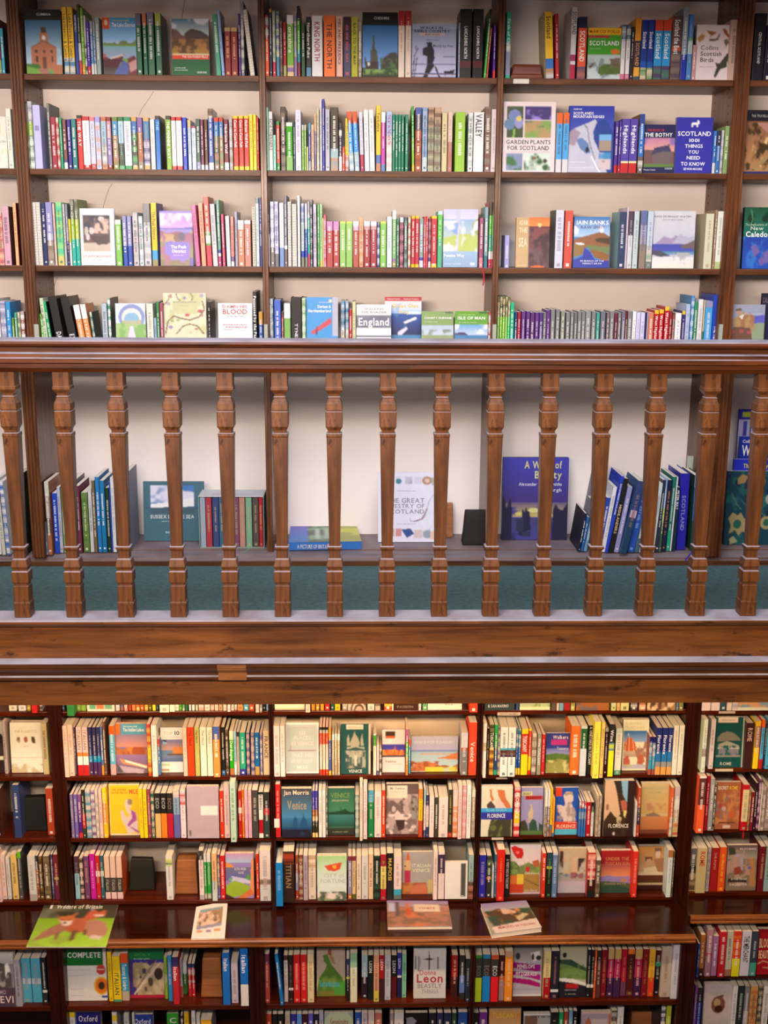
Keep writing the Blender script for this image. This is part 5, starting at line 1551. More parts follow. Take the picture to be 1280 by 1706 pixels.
F('1','d',1036,1079,1200,1284,'Florence and Tuscany guide with red cathedral dome on cover','B eec;G 22 44 27b 9be;P ddc 18,26 22,26 24,32 20,32;P d62 2,60 6,46 18,36 26,33 38,38 50,48 54,62 28,66;L edc 1.2 24,34 24,64;L edc 1 14,38 10,62;L edc 1 38,38 44,62;G 62 74 cb9 b98;N 50 44 94 88 a76 7 .5;R 0 44 4 88 ddc;P c65 4,76 22,70 30,80 30,88 4,88;P b64 60,72 80,68 90,84 60,88;R 2 88 94 97 bbc;N 2 88 94 97 cc6 5 .4;R 94 20 100 100 eec;R 0 0 3 100 eec;T 8 5 72 10 dc9|FLORENCE;T 8 13 84 18.5 dc9|TUSCANY',thick=.022,side='dca')
F('1','e',1190,1237,1196,1279,'dark teal Rome pocket book with engraved domed temple','B 155;R 96 0 100 100 bcb;R 6 0 76 11 edc;P 887 6,42 20,32 40,28 60,30 84,40 90,46 6,48;P aa9 10,54 42,47 84,56 84,60 10,60;R 8 60 88 63 ccb;R 12 63 84 76 889;N 10 56 88 78 266 9 .45;R 4 76 92 79 998;T 20 89 62 95.5 ccb|ROME;T 18 4 66 7 987|POCKET BOOKS',thick=.016)
F('2','b',184,235,1307,1392,'golden yellow book with drawn figure of kneeling man','B ec2;R 0 0 100 2 edb;R 0 0 3 100 edb;R 0 97 100 100 edb;P dcc 50,36 58,30 70,30 74,36 70,46 64,50 80,52 90,60 92,92 58,98 52,84 40,70 36,54 44,50 50,60 58,66 66,60 56,54;E 68 35 8 6 987;P a5a 70,50 86,56 88,70 64,82 96,92 92,96 70,86 56,80 74,66;T 10 9 58 13 a62|NOEL COWARDS;T 8 15 62 19 d63|ON THE YELLOW;T 66 10 96 19 d63|MILE',thick=.016,spine='fd1')
F('2','b',313,366,1311,1397,'plain grey-pink book with a blank white price sticker','B bab;R 44 38 96 56 eee;R 6 84 12 95 665',thick=.018,spine='baa',side='edc')
F('2','c',470,520,1315,1396,'night-blue Venice memoir with misty church domes on cover','B 37a;G 0 60 444 48b;G 60 100 37a 223;P 258 36,84 38,66 44,56 52,62 54,84;P 258 60,84 64,66 70,58 72,50 76,58 84,66 88,84;R 0 80 100 86 247;N 0 84 100 100 223 5 .5;T 6 3 92 12 edc|Jan Morris;T 18 24 84 42 a97|Venice',thick=.02,hard=False,spine='edc')
F('2','c',547,591,1314,1392,'green Venice paperback with island silhouette on dark water','B 476;G 0 50 365 486;G 52 82 488 254;P 243 0,52 20,50 46,48 48,38 50,48 64,44 80,50 100,52 100,56 0,56;G 84 100 343 333;T 8 10 84 20 795|VENICE;T 14 24 78 28 bb9|JOHN JULIUS NORWICH;T 16 91 76 94.5 998|A LITERARY GUIDE',thick=.02)
F('2','c',643,697,1307,1390,'book with sepia photograph of writer at a desk','B 766;G 0 100 655 877;R 50 26 60 56 433;N 0 20 100 100 baa 5 .45;N 0 60 100 100 edd 5 .4;P dcc 26,60 36,52 44,58 50,66 70,66 68,72 30,74;E 24 50 6 6 cbb;P 433 28,72 60,72 56,90 40,94;R 80 28 98 70 999;N 80 28 98 70 443 6 .4;R 4 3 66 28 ddc;T 12 6 58 11 877|Mr Venice;T 12 15 58 17 aa9|LIVES AND LETTERS',thick=.02,spine='ca8')
F('2','d',801,853,1310,1394,'Florence guide with pale woman with long red hair','B ddc;P c73 26,6 36,4 40,14 44,26 34,30 28,20;P edc 32,6 46,4 50,12 48,22 42,28 34,18;P c74 50,6 74,8 78,24 90,34 98,44 84,46 64,30 54,18;P ecc 44,28 54,24 72,34 74,42 50,44;P 544 18,36 30,28 46,40 44,62 34,66 20,50;P 443 30,70 36,62 60,60 98,64 98,100 24,100 24,88;N 24 66 98 100 674 4 .4;R 0 43 100 51 3ae;R 0 51 100 66 33a;T 16 44.5 82 49 8ce|BLUE GUIDE;T 20 54 78 62 eee|FLORENCE',thick=.02,tilt=2)
F('2','d',867,904,1313,1391,'lilac Florence book with stone garden statue on plinth','B 99c;R 4 9 50 17 dda;R 20 17 96 25 b33;P cb9 42,48 46,38 52,42 56,50 56,64 52,70 36,70 34,54;E 46 38 4 3 cb9;R 30 66 54 74 baa;P 443 0,72 20,68 32,80 40,100 0,100;P 354 40,76 54,66 70,70 80,92 80,100 40,100;P 354 84,74 100,80 100,100 84,100;R 0 92 100 100 574;T 8 10.5 46 15.5 433|SECRET;T 26 18.5 90 23.5 511|FLORENCE',thick=.014)
F('2','d',924,962,1313,1391,'Florence guidebook with white marble statue against deep blue','B 25b;R 0 0 26 18 d42;P dcc 34,16 46,9 66,9 78,16 78,28 70,32 80,44 88,56 92,72 40,74 34,64 22,58 10,46 8,36 24,36 38,40 44,34 38,24;N 8 30 92 72 a99 4 .45;P a98 36,12 72,8 80,20 66,14 44,18;R 0 72 96 88 d42;R 0 88 96 100 5bd;T 8 78 92 85 fdc|FLORENCE;T 56 73 92 75 fdc|POCKET GUIDE',thick=.012)
F('2','d',1005,1054,1301,1394,'Florence photo book with narrow street and blue sky gap','B 432;P db9 0,0 30,0 40,20 56,60 40,66 22,54 0,72;P 333 28,0 52,0 56,20 44,24;P 8bd 54,0 78,0 78,40 62,26;P b65 54,36 70,34 84,50 80,60 70,50 62,56;P ed8 66,52 78,54 72,66 66,62;P cb9 42,60 60,66 58,82 46,80;P 322 78,0 100,0 100,100 78,100;R 6 42 14 52 965;N 0 70 60 100 322 4 .5;E 36 95 4 3 dcc;T 16 77 86 84 eed|FLORENCE',thick=.03,spine='987',tilt=2)
F('2','d',1066,1113,1306,1389,'tan book with faded domed city view on its cover','B cb8;G 0 60 cb8 ca6;N 20 40 90 66 b86 3 .35;P 876 20,62 44,58 56,60 76,66 20,66;G 66 92 c85 b74;R 0 92 100 100 743;T 4 7 96 12 aa8|BRUNELLESCHIS;T 30 16 70 20 aa8|DOME',thick=.02)
F('2','e',1190,1231,1304,1382,'Rome book with orange fresco figures on its cover','B a64;N 0 16 100 90 c85 4 .5;N 0 30 100 80 877 4 .35;E 36 56 8 5 caa;E 20 50 8 6 b43;P c63 54,70 66,58 76,64 78,76 60,78;R 18 84 84 88 742;R 36 92 64 97 dcb;T 6 8 50 15 eed|SECRET;T 54 8 88 15 ec2|ROME',thick=.016)
F('3','b',377,424,1423,1497,'book with purple bay and bright green lemon grove','B 98c;G 0 20 c9c ace;P e94 0,18 20,24 30,30 0,36;G 30 60 779 66b;P cce 20,50 70,56 90,62 90,68 20,62;P e96 92,14 100,10 100,90 88,84 88,60;P 9b3 0,72 30,60 60,66 88,74 70,90 30,98 0,94;P 7a9 8,56 26,52 20,64;P 5a4 70,56 80,44 90,60;P d74 40,100 90,78 100,92 70,100;P 422 0,90 20,96 30,100 0,100;T 32 31 72 37 dde|EXTRA VIRGIN;T 44 40 64 45 dde|OLIVE',thick=.02,spine='c43')
F('3','c',529,578,1427,1501,'pale green Venice history with orange sailing barge','B bdc;G 0 50 ad9 dee;G 50 84 dee dee;P d53 24,22 84,14 78,30 60,34 38,33;P fb4 52,22 66,20 64,28 54,28;R 0 84 100 100 9a7;N 0 80 100 100 565 5 .5;N 0 84 100 96 edd 5 .4;T 22 39 92 48 bcc|CITY of;T 10 51 98 60 bcc|FORTUNE',thick=.024,side='eed')
F('3','c',670,721,1420,1490,'grey Italian Venice guide with red brick bell tower','B aaa;P d63 18,0 21,0 26,20 12,20;P db8 6,20 26,20 28,44 6,44;R 8 44 28 72 b35;R 0 72 32 100 c84;N 0 72 100 100 a64 6 .45;P c75 28,82 50,78 80,76 84,100 28,100;R 84 66 100 96 cb7;E 10 34 3 2 544;T 32 28 94 36 ddc|ITALIAN;T 32 39 92 47 ddc|VENICE',thick=.014)
F('3','c',741,779,1436,1498,'small white book with tall grey title strip','B eee;R 70 4 92 94 555;T 72 90 90 93 ddd|R',thick=.012,spine='ddd')
F('3','d',849,900,1408,1490,'Tuscan memoir with red poppy, hills and orange blocks','B cbc;G 0 40 ccd edd;P c22 2,6 14,2 26,6 40,8 44,20 38,28 22,28 10,18;E 24 16 6 3 e77;P 785 26,46 60,36 96,46 96,66 0,66 0,50;P 564 0,34 16,34 30,44 26,56 0,60;N 0 34 100 60 8a5 4 .4;P b64 72,34 92,30 98,44 78,46;R 0 62 46 96 d73;R 24 60 46 80 ec4;R 0 80 46 98 c42;R 46 60 98 96 a84;L 654 1.5 50,70 70,76 96,84;E 58 50 7 6 c33;T 48 55 96 60 ddc|Childhood;T 50 90 92 94 dcb|Kinta Beevor',thick=.016)
F('3','d',929,976,1414,1488,'cover with sunny stone villa, dark shutters and flowers','B cb9;R 4 6 16 62 533;R 16 8 36 62 cb9;P db8 20,16 34,18 34,56 22,58;R 50 20 66 56 db9;R 70 22 96 52 433;G 58 74 9aa baa;E 30 60 7 4 78a;E 60 60 10 6 855;E 78 62 7 5 977;N 44 54 90 68 a67 6 .5;G 74 100 cbc bbc;N 0 0 96 56 ccb 3 .4',thick=.014,spine='eed')
F('3','d',1000,1051,1418,1488,'red book with Tuscan sunset over farmhouse','B a23;G 0 30 a22 a23;G 30 60 a45 e96;G 60 70 a8b 98c;P 436 8,64 24,60 36,66 8,70;P 98c 0,62 30,58 60,66 100,72 100,80 0,74;P c85 66,68 80,66 90,72 66,74;P 564 0,72 60,74 100,78 100,100 0,100;P 354 0,84 60,82 100,90 100,100 0,100;T 14 15 92 23 c85|UNDER THE;T 12 26 94 34 c85|TUSCAN SUN;T 12 76 84 80 a98|FRANCES MAYES',thick=.02,spine='a23')
F('3','d',1062,1109,1411,1483,'sepia cover with woman and child portrait','B b85;G 0 64 b84 ca8;E 68 18 9 9 dba;P 754 56,4 80,4 82,16 76,10 60,12 58,20;E 36 36 9 8 ca8;P 743 22,24 50,24 50,34 42,28 28,30 26,38;P dca 20,50 60,46 84,56 70,62 20,62;P a75 54,30 90,26 100,60 70,58;R 0 60 100 66 dca;G 66 84 632 532;R 0 84 100 88 ba7;G 88 100 421 311;T 20 84 92 88 dcb|WAR IN VAL DORCIA',thick=.02)
F('3','e',1209,1259,1409,1484,'Rome book with market street figures on its cover','B 876;G 0 30 655 aa9;R 20 20 54 56 aab;N 0 10 100 90 b98 5 .45;P 943 24,50 44,46 54,62 26,66;P b85 74,30 94,28 98,90 80,92;P 443 4,4 24,6 28,20 6,22;E 76 50 6 3 66b;R 6 74 70 82 322;T 16 72 70 77 ddc|A PARTISANS;T 12 84 72 89 ddc|DAUGHTER;T 40 6 96 10 dcc|ROME',thick=.016)
F('4','a',-10,27,1590,1680,'grey book with soldier photo and large pale lettering','B 889;G 0 20 ddd bbb;P 555 0,14 60,20 90,40 90,100 0,100;P eee 60,20 76,18 84,34 70,36 60,44;N 20 34 94 64 aaa 5 .5;R 0 64 100 100 545;T 30 68 60 76 bab|MO;T 30 79 94 92 edd|EVI',thick=.03,spine='555',side='eee')
F('4','b',109,180,1580,1668,'white Italian language course with green band and sunflower','B eee;R 0 0 92 34 173;R 92 0 100 34 edd;E 87 42 11 9.5 c43;R 78 40 96 43 ecb;E 87 72 18 17 eb2;E 87 72 14 14 e72;E 87 72 7.5 7.5 432;T 9 9 88 19 eee|COMPLETE;T 32 22 88 31 064|ITALIAN;R 87 90 100 95 34a;T 10 41 60 42.5 99a|Read write speak and;T 10 52 48 53.5 baa|understand Italian;T 14 77 44 78.5 99a|Teach Yourself;T 14 89 44 90.5 99a|course',thick=.03,side='bbc',spine='183')
F('4','b',218,275,1580,1663,'green Sicily guide with carved cream stone ruins','B cb9;R 0 0 100 24 174;R 6 24 100 30 33a;P 438 0,24 10,24 20,94 0,94;P 438 40,24 80,24 70,30 60,36;N 10 28 100 92 a97 4 .45;E 42 46 6 6 446;E 84 52 13 12 433;E 60 68 8 9 543;E 31 58 3 3 543;E 46 82 4 5 654;L 876 2 20,80 50,50 78,26;L edc 2 12,92 50,60 90,30;R 0 93 100 100 b24;T 14 11 64 16 5a5|SICILY;T 12 20 60 23 bdc|the Italian guides',thick=.012,spine='c22')
F('4','c',528,576,1581,1660,'cover with woman in long green gown and turquoise script','B cb9;G 0 60 ba9 cba;E 46 8 7 7 954;P 583 22,14 38,12 52,34 90,62 96,90 0,92 10,60 30,44 36,34 24,26;P a86 50,12 60,20 66,34 52,30 46,18;N 20 40 90 90 794 4 .45;G 90 100 874 783;P 5a4 60,80 100,66 100,96 60,96;T 10 66 80 80 4bc|Serenissima',thick=.014)
F('4','c',689,743,1581,1664,'white Venetian crime novel with black mooring posts and cross','B ddd;R 4 16 7 42 556;R 14 16 17 46 778;R 19 18 22 36 99a;P 222 46,6 48,6 50,20 66,22 50,24 49,44 46,44 46,24 28,22 46,20;R 74 18 77 42 445;T 18 43 70 53 c68|Donna;T 8 51 92 68 b35|Leon;T 12 70 88 79 999|BEASTLY;T 24 82 78 90 aab|THINGS',thick=.03,spine='cdc')
F('4','d',854,902,1579,1660,'grey novel cover with magenta torn paper strips','B bbc;G 0 28 777 bbb;E 16 18 8 7 334;P eee 60,12 90,8 96,24 70,30;E 88 22 9 5 333;E 68 20 5 7 444;P a18 0,30 50,34 96,36 96,50 60,48 0,42;P a18 0,48 96,56 96,68 60,62 0,56;P a17 0,62 60,66 96,74 96,82 50,76 0,72;G 84 97 aab ccd;R 0 97 100 100 eee;T 14 35 76 43 eee|PENELOPE;T 10 50 84 58 eee|FITZGERALD',thick=.014)
F('4','d',931,976,1577,1662,'cover with green hillside under cream sky, dark foot','B bb9;G 0 40 aa8 ccb;E 18 18 8 5 222;P 354 0,26 40,26 100,44 100,52 0,50;P 795 0,34 40,38 100,50 100,66 0,62;N 0 36 100 64 684 6 .4;P eee 0,62 50,64 100,72 100,78 50,72 0,68;P 223 0,68 50,72 100,78 100,100 0,100;R 26 74 72 82 b22;T 22 84 66 87 bbb|ROBERTO SAVIANO;T 22 92 66 95 998|A NOVEL',thick=.016,spine='222')
F('4','e',1260,1294,1549,1624,'dark red cover with cream lettering about blood','B a12;T 6 20 70 40 eda|BLOOD;T 6 46 66 64 eda|BEAUTY;L eda 1.5 6,76 30,70 60,74 60,86 30,84',thick=.02,spine='a12')
F('5','b',131,172,1689,1790,'navy blue dictionary cover with white title','B 228;T 10 5 88 16 eee|Oxford',thick=.03,spine='228')
F('5','b',224,258,1692,1790,'mid blue dictionary with white title','B 24a;T 10 8 90 18 eee|Oxford',thick=.03,spine='24a')
F('5','b',281,300,1690,1790,'green book with large white letter C','B 3a3;T 20 8 86 18 eee|C',thick=.03,spine='3a3')
F('5','c',541,589,1689,1790,'pale green cover with red script title','B abb;E 50 40 60 46 cdb;T 20 10 84 24 a75|Serenissima',thick=.02)
F('5','c',675,712,1689,1790,'black cover with a grey animal head','B 111;P 99a 4,10 30,8 50,16 30,30 6,30',thick=.02)
F('5','d',813,866,1681,1790,'gold to orange sunset cover with yellow title','B da6;G 0 14 ca8 d94;G 10 50 d95 ec9;T 10 8 90 18 ec4|TUSCANY',thick=.02)
F('5','d',870,916,1690,1790,'grey and brown framed cover','B bbb;R 4 4 50 60 865;R 0 0 100 3 eee;T 20 4 96 8 555|CITIES',thick=.016)
F('5','d',965,1015,1687,1790,'cream cover with seated orange figure','B bab;G 0 3 ecb ecb;P c75 14,20 24,10 34,22 30,60 10,60;R 92 4 97 60 d63;R 34 14 88 40 dcc',thick=.016)
F('5','e',1168,1216,1640,1750,'white novel cover with bronze apple','B dcc;E 50 42 24 17 854;E 46 38 12 8 ca7;E 52 50 14 7 421;P 654 50,24 66,22 68,26 52,28;T 16 15 90 23 ccb|HUMANLY;T 12 68 90 80 ccb|DAVID;T 20 6 70 9 bba|THE STORY',thick=.016)
# ------------------------------------------------------------ bookends, boxes, lying books, shelf tickets
def bookend(px0, px1, ytop, ybot, z, name, label, col, dep=.09, Ymin=None, kind='wedge', mat=None, sagr=0, lean=0):
    xm = (px0+px1)/2; Y = Ymin if Ymin else onZ(xm, ybot, z)[1]
    xa = onY(px0, ybot, Y)[0]; xb = onY(px1, ybot, Y)[0]; h = onY(xm, ytop, Y)[1]-z; w_ = xb-xa
    m = MB(); n = 6; c = hexc(col); k = w_*.10
    rows = []
    for j, (zz, ins, dd) in enumerate(((0, 0, 0), (.01, -.0, 0), (h*.35, k*.4, .004), (h*.8, k*.8, .010), (h, k, .014))):
        a = len(m.v); rows.append(a)
        for x, y in ((ins, dd), (w_-ins*.6, dd), (w_-ins*.6, dep-dd), (ins, dep-dd)): m.v.append((x+lean*zz, y, zz+(sagr*(x/w_-.5) if j == 4 else 0)))
    for a, b in zip(rows, rows[1:]):
        for i in range(4): j = (i+1) % 4; m.f.append((a+i, a+j, b+j, b+i)); m.c.append(c)
    m.f.append((rows[0]+3, rows[0]+2, rows[0]+1, rows[0])); m.c.append(c); m.f.append(tuple(rows[-1]+i for i in range(4))); m.c.append(c)
    o = m.obj(name, mat or MATTE, None, (xa, Y, z+.0004)); bevel(o, .004, 3)
    tag(o, label, 'bookend'); return o
W_BLOCK = wood('bookend_wood', (.10, .022, .010), (.21, .055, .022), 'X', rough=.3)
W_BROWN = wood('brown_block_wood', (.22, .075, .025), (.36, .14, .05), 'X', rough=.35)
bookend(851, 905, 106, 131, ZS[1], 'wooden_bookend', 'low red-brown wooden block at the left of the top right bay', '711', .10, YU+.02, mat=W_BLOCK)
bookend(771, 812, 853, 909, ZS[5], 'fabric_bookend', 'black bookend standing on the shelf behind the balusters', '111', .06)
bookend(744, 755, 840, 896, ZS[5], 'wooden_bookend', 'narrow brown wooden bookend behind the white tapestry book', '631', .05, mat=W_BROWN)
bookend(215, 258, 1434, 1484, ZL['3'], 'fabric_bookend', 'sagging black bookend in the gap above the ledge', '221', .05, sagr=-.004)
bookend(38, 79, 1332, 1385, ZL['2'], 'fabric_bookend', 'black bookend between navy book and rust book', '110', .06, sagr=.004)
bookend(292, 330, 1436, 1490, ZL['3'], 'wooden_bookend', 'orange-brown wooden block right of the lone white book', '731', .09, mat=W_BROWN)
bookend(335, 371, 1600, 1662, ZL['4'], 'wooden_bookend', 'brown wooden block left of the two blue dictionaries', '731', .09, mat=W_BROWN)
bookend(1046, 1094, 1690, 1760, ZL['5'], 'wooden_bookend', 'dark brown wooden block on the lowest visible shelf', '731', .09, Ymin=YB+.16, mat=W_BROWN)
# boxed set of cloth-bound volumes
Yb = onZ(386, 913, ZS[5])[1]; xa = onY(333, 913, Yb)[0]; xb = onY(441, 913, Yb)[0]; hb = onY(386, 827, Yb)[1]-ZS[5]; db = .115
bs = empty('slipcase', (xa, Yb, ZS[5]+.0004), 'grey-green slipcase holding nine cloth-bound volumes behind the balusters', 'slipcase')
m = MB(); W_ = xb-xa; t = .0025; cw = hexc('8a9'); 
m.box(0, W_, 0, db, 0, t, cw); m.box(0, W_, 0, db, hb-t, hb, hexc('ccc')); m.box(0, t, 0, db, t, hb-t, cw); m.box(W_-t, W_, 0, db, t, hb-t, cw); m.box(t, W_-t, db-t, db, t, hb-t, cw)
put_text(m, 'BRITAIN', lambda q, r: (W_*.2+q, .03+r, hb+.0005), W_*.4, .010, hexc('99a')); put_text(m, 'COUNTRY', lambda q, r: (W_*.62+q, .03+r, hb+.0005), W_*.25, .010, hexc('99a'))
c = m.obj('case', MATTE); c.parent = bs
vx = [(335, 344, '9ab', 'pale blue'), (344.5, 354.5, 'a34', 'red'), (355.5, 366, '347', 'navy blue'), (366.5, 376, '368', 'mid blue'), (377, 389, 'a8a', 'pale mauve'), (390, 399.5, '846', 'plum'), (400, 409.5, 'b87', 'tan'), (410.5, 421, '7a8', 'sage green'), (422, 432, '544', 'brown')]
vx = vx+[(432.5, 439, 'a12', 'crimson')]
bs['label'] = 'grey-green slipcase holding ten cloth-bound volumes behind the balusters'
for a, b, cc_, nm in vx:
    q = dict(x0=a, x1=b, top=828, w=onY(b, 913, Yb)[0]-onY(a, 913, Yb)[0]-.0006, h=hb-2*t-.002, d=db-t-.006, lean=0, col=cc_, txt='', tcol='ba7', opts={'k': 'h'})
    cv, pg = MB(), MB(); book_meshes(q, cv, pg)
    o = empty('cloth_book', (onY(a, 913, Yb)[0], Yb+.003, ZS[5]+.0004+t), f'{nm} cloth-bound volume inside the grey-green slipcase', 'book', 'volumes in the slipcase'); cv.obj('cover', MATTE, o); pg.obj('pages', PAGES, o)
# ribbons
def ribbon(pts, Y, wd, col, label, grp=None):
    m = MB(); c = hexc(col); q = [onY(a, b, Y) for a, b in pts]
    for (x0, z0), (x1, z1) in zip(q, q[1:]):
        m.quad((x0-wd/2, 0, z0), (x0+wd/2, 0, z0), (x1+wd/2, .0, z1), (x1-wd/2, .0, z1), c); m.quad((x0-wd/2, .0006, z0), (x0+wd/2, .0006, z0), (x1+wd/2, .0006, z1), (x1-wd/2, .0006, z1), c)
    o = m.obj('bookmark_ribbon', MATTE, None, (0, Y, 0)); tag(o, label, 'ribbon')
ribbon([(803, 446), (805, 452), (806.5, 458), (806.5, 466), (805, 476)], YU-.004, .005, 'b13', 'red bookmark ribbon dangling over the third gallery shelf edge')
ribbon([(1156, 914), (1153, 920), (1148, 926), (1142, 934)], 3.90, .005, '22c', 'blue bookmark ribbon hanging beside the right gallery pilaster')
ribbon([(1239, 1381), (1239, 1390), (1238, 1397)], YL-.004, .006, 'b12', 'red ribbon under a cream book at far right, ground floor')
ribbon([(417, 912), (411, 917), (404, 922)], 3.955, .004, '5a6', 'green ribbon poking out below the boxed set')
# shelf-edge tickets
def ticket(p, Y, col, label, txt=None):
    x0, y0, x1, y1 = p; a, zt_ = onY(x0, y0, Y); b, zb = onY(x1, y1, Y)
    m = MB(); m.box(0, b-a, 0, .0012, 0, zt_-zb, hexc(col))
    if txt: put_text(m, txt, lambda q, r: ((b-a)*.1+q, -.0004, (zt_-zb)*.3+r), (b-a)*.8, (zt_-zb)*.4, hexc('655'))
    o = m.obj('shelf_ticket', MATTE, None, (a, Y-.0014, zb)); tag(o, label, 'ticket', 'paper tickets on shelf edges')
ticket((855.5, 131.5, 881.5, 139.5), YU, 'ddc', 'white ticket on the top gallery shelf edge below the wooden block')
ticket((829, 1186.8, 867.5, 1191.8), YL, 'cba', 'ticket on the highest ground shelf edge, right bay', 'TUSCANY AND UMBRIA')
ticket((1198, 1184.8, 1225, 1188.5), YL, 'cba', 'ticket on the highest ground shelf edge, far right bay')
ticket((1192, 1280.8, 1221.5, 1285), YL, 'dca', 'ticket below the dark teal Rome pocket book')
ticket((827, 1295.2, 845, 1297.8), YL, 'a98', 'small dull ticket below the thick white Tuscany guides')
ticket((819.5, 1394.8, 839, 1398.8), YL, 'dcb', 'ticket below the pale woman Florence guide')
t_ = onY(457, 1364, YL-.006); b_ = onY(466, 1379, YL-.006); m = MB(); m.box(0, b_[0]-t_[0], 0, .0012, 0, t_[1]-b_[1], hexc('eee')); o = m.obj('hanging_tag', MATTE, None, (t_[0], YL-.006, b_[1])); tag(o, 'small white tag hanging in front of the red spine beside the night-blue Venice memoir', 'tag')
# clear plastic shelf clips beside the pilasters
m_, nt_, b_ = new_mat('clear_plastic'); b_.inputs['Base Color'].default_value = (.55, .6, .5, 1); b_.inputs['Roughness'].default_value = .15; b_.inputs['Transmission Weight'].default_value = .5
nz_ = nt_.nodes.new('ShaderNodeTexNoise'); nz_.inputs['Scale'].default_value = 30; nt_.links.new(nz_.outputs['Fac'], b_.inputs['Roughness'])
for (a, b, w_) in ((58.5, 66, 'beside the left wide pilaster'), (440.5, 446.5, 'beside the left thin upright'), (820.5, 826.5, 'beside the right thin upright'), (1197, 1203, 'beside the right wide pilaster')):
    xa_, za = onY(a, 540, YU-.008); xb_, _ = onY(b, 540, YU-.008); m = MB(); h_ = za-ZS[4]; wv = xb_-xa_
    m.box(0, wv, 0, .003, 0, h_); m.box(0, wv*.2, .003, .012, 0, h_)
    for k in range(5): m.box(wv*.2, wv*.85, -.001, 0, h_*(.35+.12*k), h_*(.37+.12*k))
    o = m.obj('shelf_clip', m_, None, (xa_, YU-.024, ZS[4]+.0004)); tag(o, 'small clear plastic clip just above handrail '+w_, 'clip', 'clear plastic clips above the handrail')
# acrylic holder at the right of the gallery shelf
Ya = 4.14; xa_, za = onY(1146, 760, Ya); xb_, zb = onY(1166, 900, Ya); m = MB(); m.box(0, xb_-xa_, 0, .004, 0, za-ZS[5]); m.box(0, xb_-xa_, -.05, 0, 0, .003)
o = m.obj('acrylic_holder', m_, None, (xa_, Ya, ZS[5]+.0004)); tag(o, 'clear acrylic leaflet holder behind the navy Scotland hardback', 'holder')
# the wide jacketed book lying flat in the centre gallery bay
def lying(corners, Z, th, art, label, name='book', side='eee', sp=None, front='pages', cat='book', group=None, over=0):
    """corners in the picture: far-left, far-right, near-right, near-left of the top face"""
    pts = [onZ(px, py, Z+th) for px, py in corners]
    ox, oy = pts[3]; P4 = [(x-ox, y-oy) for x, y in pts]
    W = 46; H = 46; im, texts = paint(W, H, art, int(corners[0][0])); cv, pg = MB(), MB()
    def bil(u, v):   # u right, v down (towards viewer), per unit
        a, b, c, d = P4; return tuple((a[i]*(1-u)+b[i]*u)*(1-v)+(d[i]*(1-u)+c[i]*u)*v for i in (0, 1))
    pad = np.pad(im, ((1, 1), (1, 1), (0, 0)), 'edge'); cc = (pad[:-1, :-1]+pad[1:, :-1]+pad[:-1, 1:]+pad[1:, 1:])/4
    n0 = len(cv.v)
    for j in range(H+1):
        for i in range(W+1): x, y = bil(i/W, j/H); cv.v.append((x, y, th))
    for j in range(H):
        for i in range(W): a = n0+j*(W+1)+i; cv.f.append((a, a+W+1, a+W+2, a+1)); cv.c.append([tuple(cc[j, i]), tuple(cc[j+1, i]), tuple(cc[j+1, i+1]), tuple(cc[j, i+1])])
    def slab_(m, z0, z1, s, col):
        cx = sum(p[0] for p in P4)/4; cy_ = sum(p[1] for p in P4)/4; q = [(cx+(x-cx)*s, cy_+(y-cy_)*s) for x, y in P4]; n = len(m.v)
        for z in (z0, z1):
            for x, y in q: m.v.append((x, y, z))
        for i in range(4): j = (i+1) % 4; m.f.append((n+i, n+j, n+4+j, n+4+i)); m.c.append(col)
        m.f.append((n, n+1, n+2, n+3)); m.c.append(col); m.f.append((n+7, n+6, n+5, n+4)); m.c.append(col)
    g = hexc(side); slab_(cv, 0, .0012, 1, g); slab_(cv, th-.0014, th-.0002, 1, g)
    slab_(pg, .0012, th-.0014, .985, (1, 1, 1))
    if sp:        # spine towards the viewer
        d_, c_ = P4[3], P4[2]; cv.quad((d_[0], d_[1], 0), (c_[0], c_[1], 0), (c_[0], c_[1], th), (d_[0], d_[1], th), hexc(sp[0]))
        if len(sp) > 1: put_text(cv, sp[1], lambda q, r: (d_[0]+.03+q, d_[1]-.0006, th*.25+r), (c_[0]-d_[0])*.45, th*.5, hexc('ddd'))
    for tx0, ty0, tx1, ty1, col, s in texts:
        def fn(q, r, tx0=tx0, ty0=ty0, tx1=tx1, ty1=ty1): x, y = bil((tx0+q)/100, (ty1-r)/100); return (x, y, th+.0006)
        put_text(cv, s, fn, tx1-tx0, ty1-ty0, hexc(col))
    o = empty(name, (ox, oy, Z+.0004), label, cat, group); cv.obj('cover', GLOSS, o); pg.obj('pages', PAGES, o); return o
lying([(484, 877), (594, 876), (603, 902), (481, 904)], ZS[5], .030, 'B 68a;G 0 100 66c 48c;R 26 0 100 100 8a8;N 26 0 100 100 565 4 .5;R 66 0 100 100 aa5;N 70 0 100 60 cc4 3 .5;R 36 20 44 80 bcb;R 50 20 60 80 aba', 'jacketed picture book lying flat behind the balusters, blue and green landscape', sp=('37c', 'A PICTURE OF BRITAIN'), side='37b')
G_ = 'books lying on the polished ledge'
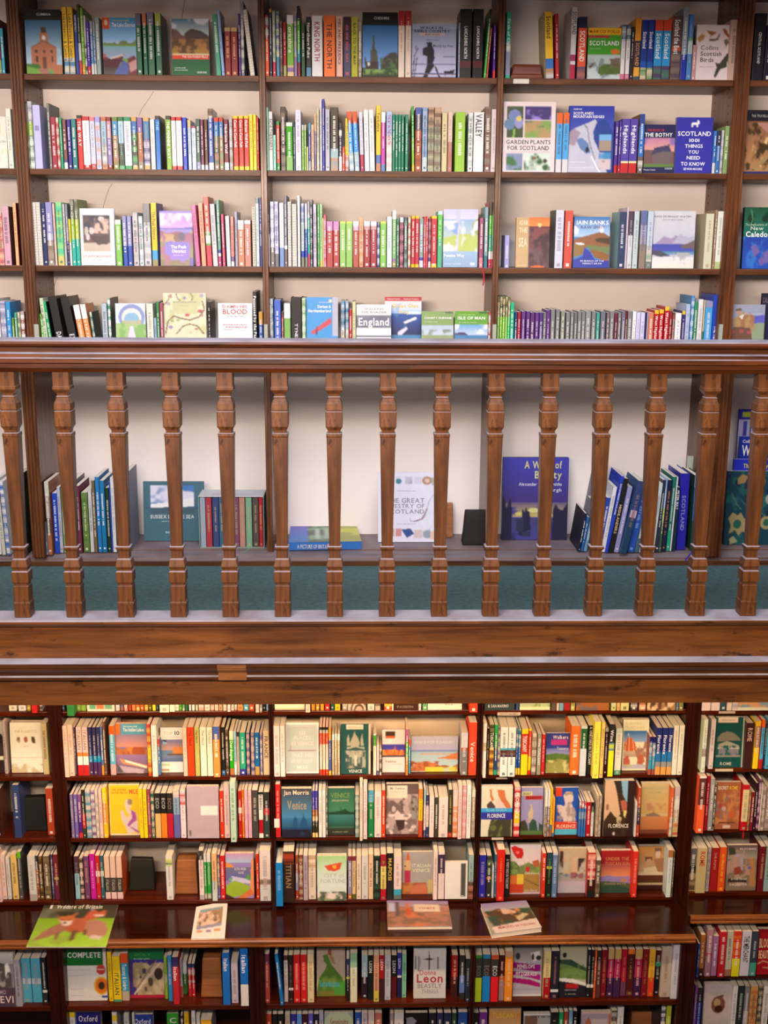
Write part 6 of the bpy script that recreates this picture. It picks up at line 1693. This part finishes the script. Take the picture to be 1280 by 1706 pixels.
lying([(74.5, 1506), (197.5, 1506), (177, 1577.5), (43.5, 1577.5)], ZLT, .0035, 'B 8a3;R 0 0 100 34 443;N 0 0 100 34 776 3 .4;R 66 6 70 34 99a;G 34 100 8b2 ad4;N 0 34 100 100 9b4 5 .4;P a76 3,88 12,68 26,50 40,42 48,50 44,64 34,70 20,80;P b64 38,44 52,34 66,36 72,48 70,62 60,70 44,66;P b87 64,42 80,38 90,46 96,60 94,78 82,84 72,76 66,64;P 754 50,62 58,64 55,88 50,86;P 865 30,68 36,68 34,84 30,80;P 754 66,60 71,60 68,76 65,74;P dcc 76,74 92,76 88,84 76,82;P c64 58,38 64,20 72,14 76,20 82,18 85,12 87,24 86,30 78,32 70,40;P edd 72,26 86,26 84,31 74,31;P c74 24,24 30,30 40,29 50,22 50,36 46,44 38,50 31,46 26,38;P edd 28,38 34,42 42,42 47,38 44,52 36,52;P 433 24,26 29,30 27,34;P 433 50,24 46,30 49,34;E 37 46 2.4 2 222;E 32 38 1.2 1 222;E 43 38 1.2 1 222;T 8 2 14 12 eee|I;T 18 2 80 12 eee|Wildlife of Britain', 'wildlife calendar with two foxes lying on the ledge', name='calendar', cat='calendar', group=G_)
lying([(327, 1511), (379.5, 1501), (374.5, 1563), (318.5, 1564)], ZLT, .006, 'B eee;P 8ab 16,14 88,14 88,22 14,26;P a86 14,22 88,18 88,66 10,72;N 12 22 88 70 ecb 5 .5;N 12 22 88 70 654 5 .35;P 99b 14,64 86,58 86,66 12,74;R 12 76 30 82 e96;R 42 76 56 82 98b;R 66 74 84 80 e96', 'small white travel booklet with hill town photo lying on the ledge', name='booklet', cat='booklet', group=G_)
lying([(644.5, 1500), (746, 1501), (754, 1543), (646, 1544)], ZLT, .014, 'B a76;G 0 24 98b a9a;N 0 14 100 100 865 5 .5;N 30 10 100 100 c75 3 .45;R 2 10 14 44 bbd;R 14 6 20 60 655;P c53 30,30 38,34 38,60 30,56;R 44 16 84 44 dcb;T 50 26 78 34 b75|VENICE', 'landscape Venice picture book lying on the ledge, title in cream box', side='baa', group=G_)
lying([(801, 1506), (877, 1500), (903, 1545), (820, 1556)], ZLT, .020, 'B 998;G 0 26 98b aab;P 543 0,30 30,22 60,26 96,36 100,70 10,80;N 4 26 100 80 354 4 .45;P dba 36,24 48,24 66,34 66,42 36,40;P cb9 60,56 78,44 90,48 64,70;N 0 26 100 74 c85 6 .3;P dcc 4,80 100,66 100,100 8,100;T 16 80 94 88 b76|MEMORIES OF TUSCANY', 'thick Tuscan village book lying at an angle on the ledge', side='ddd', group=G_)
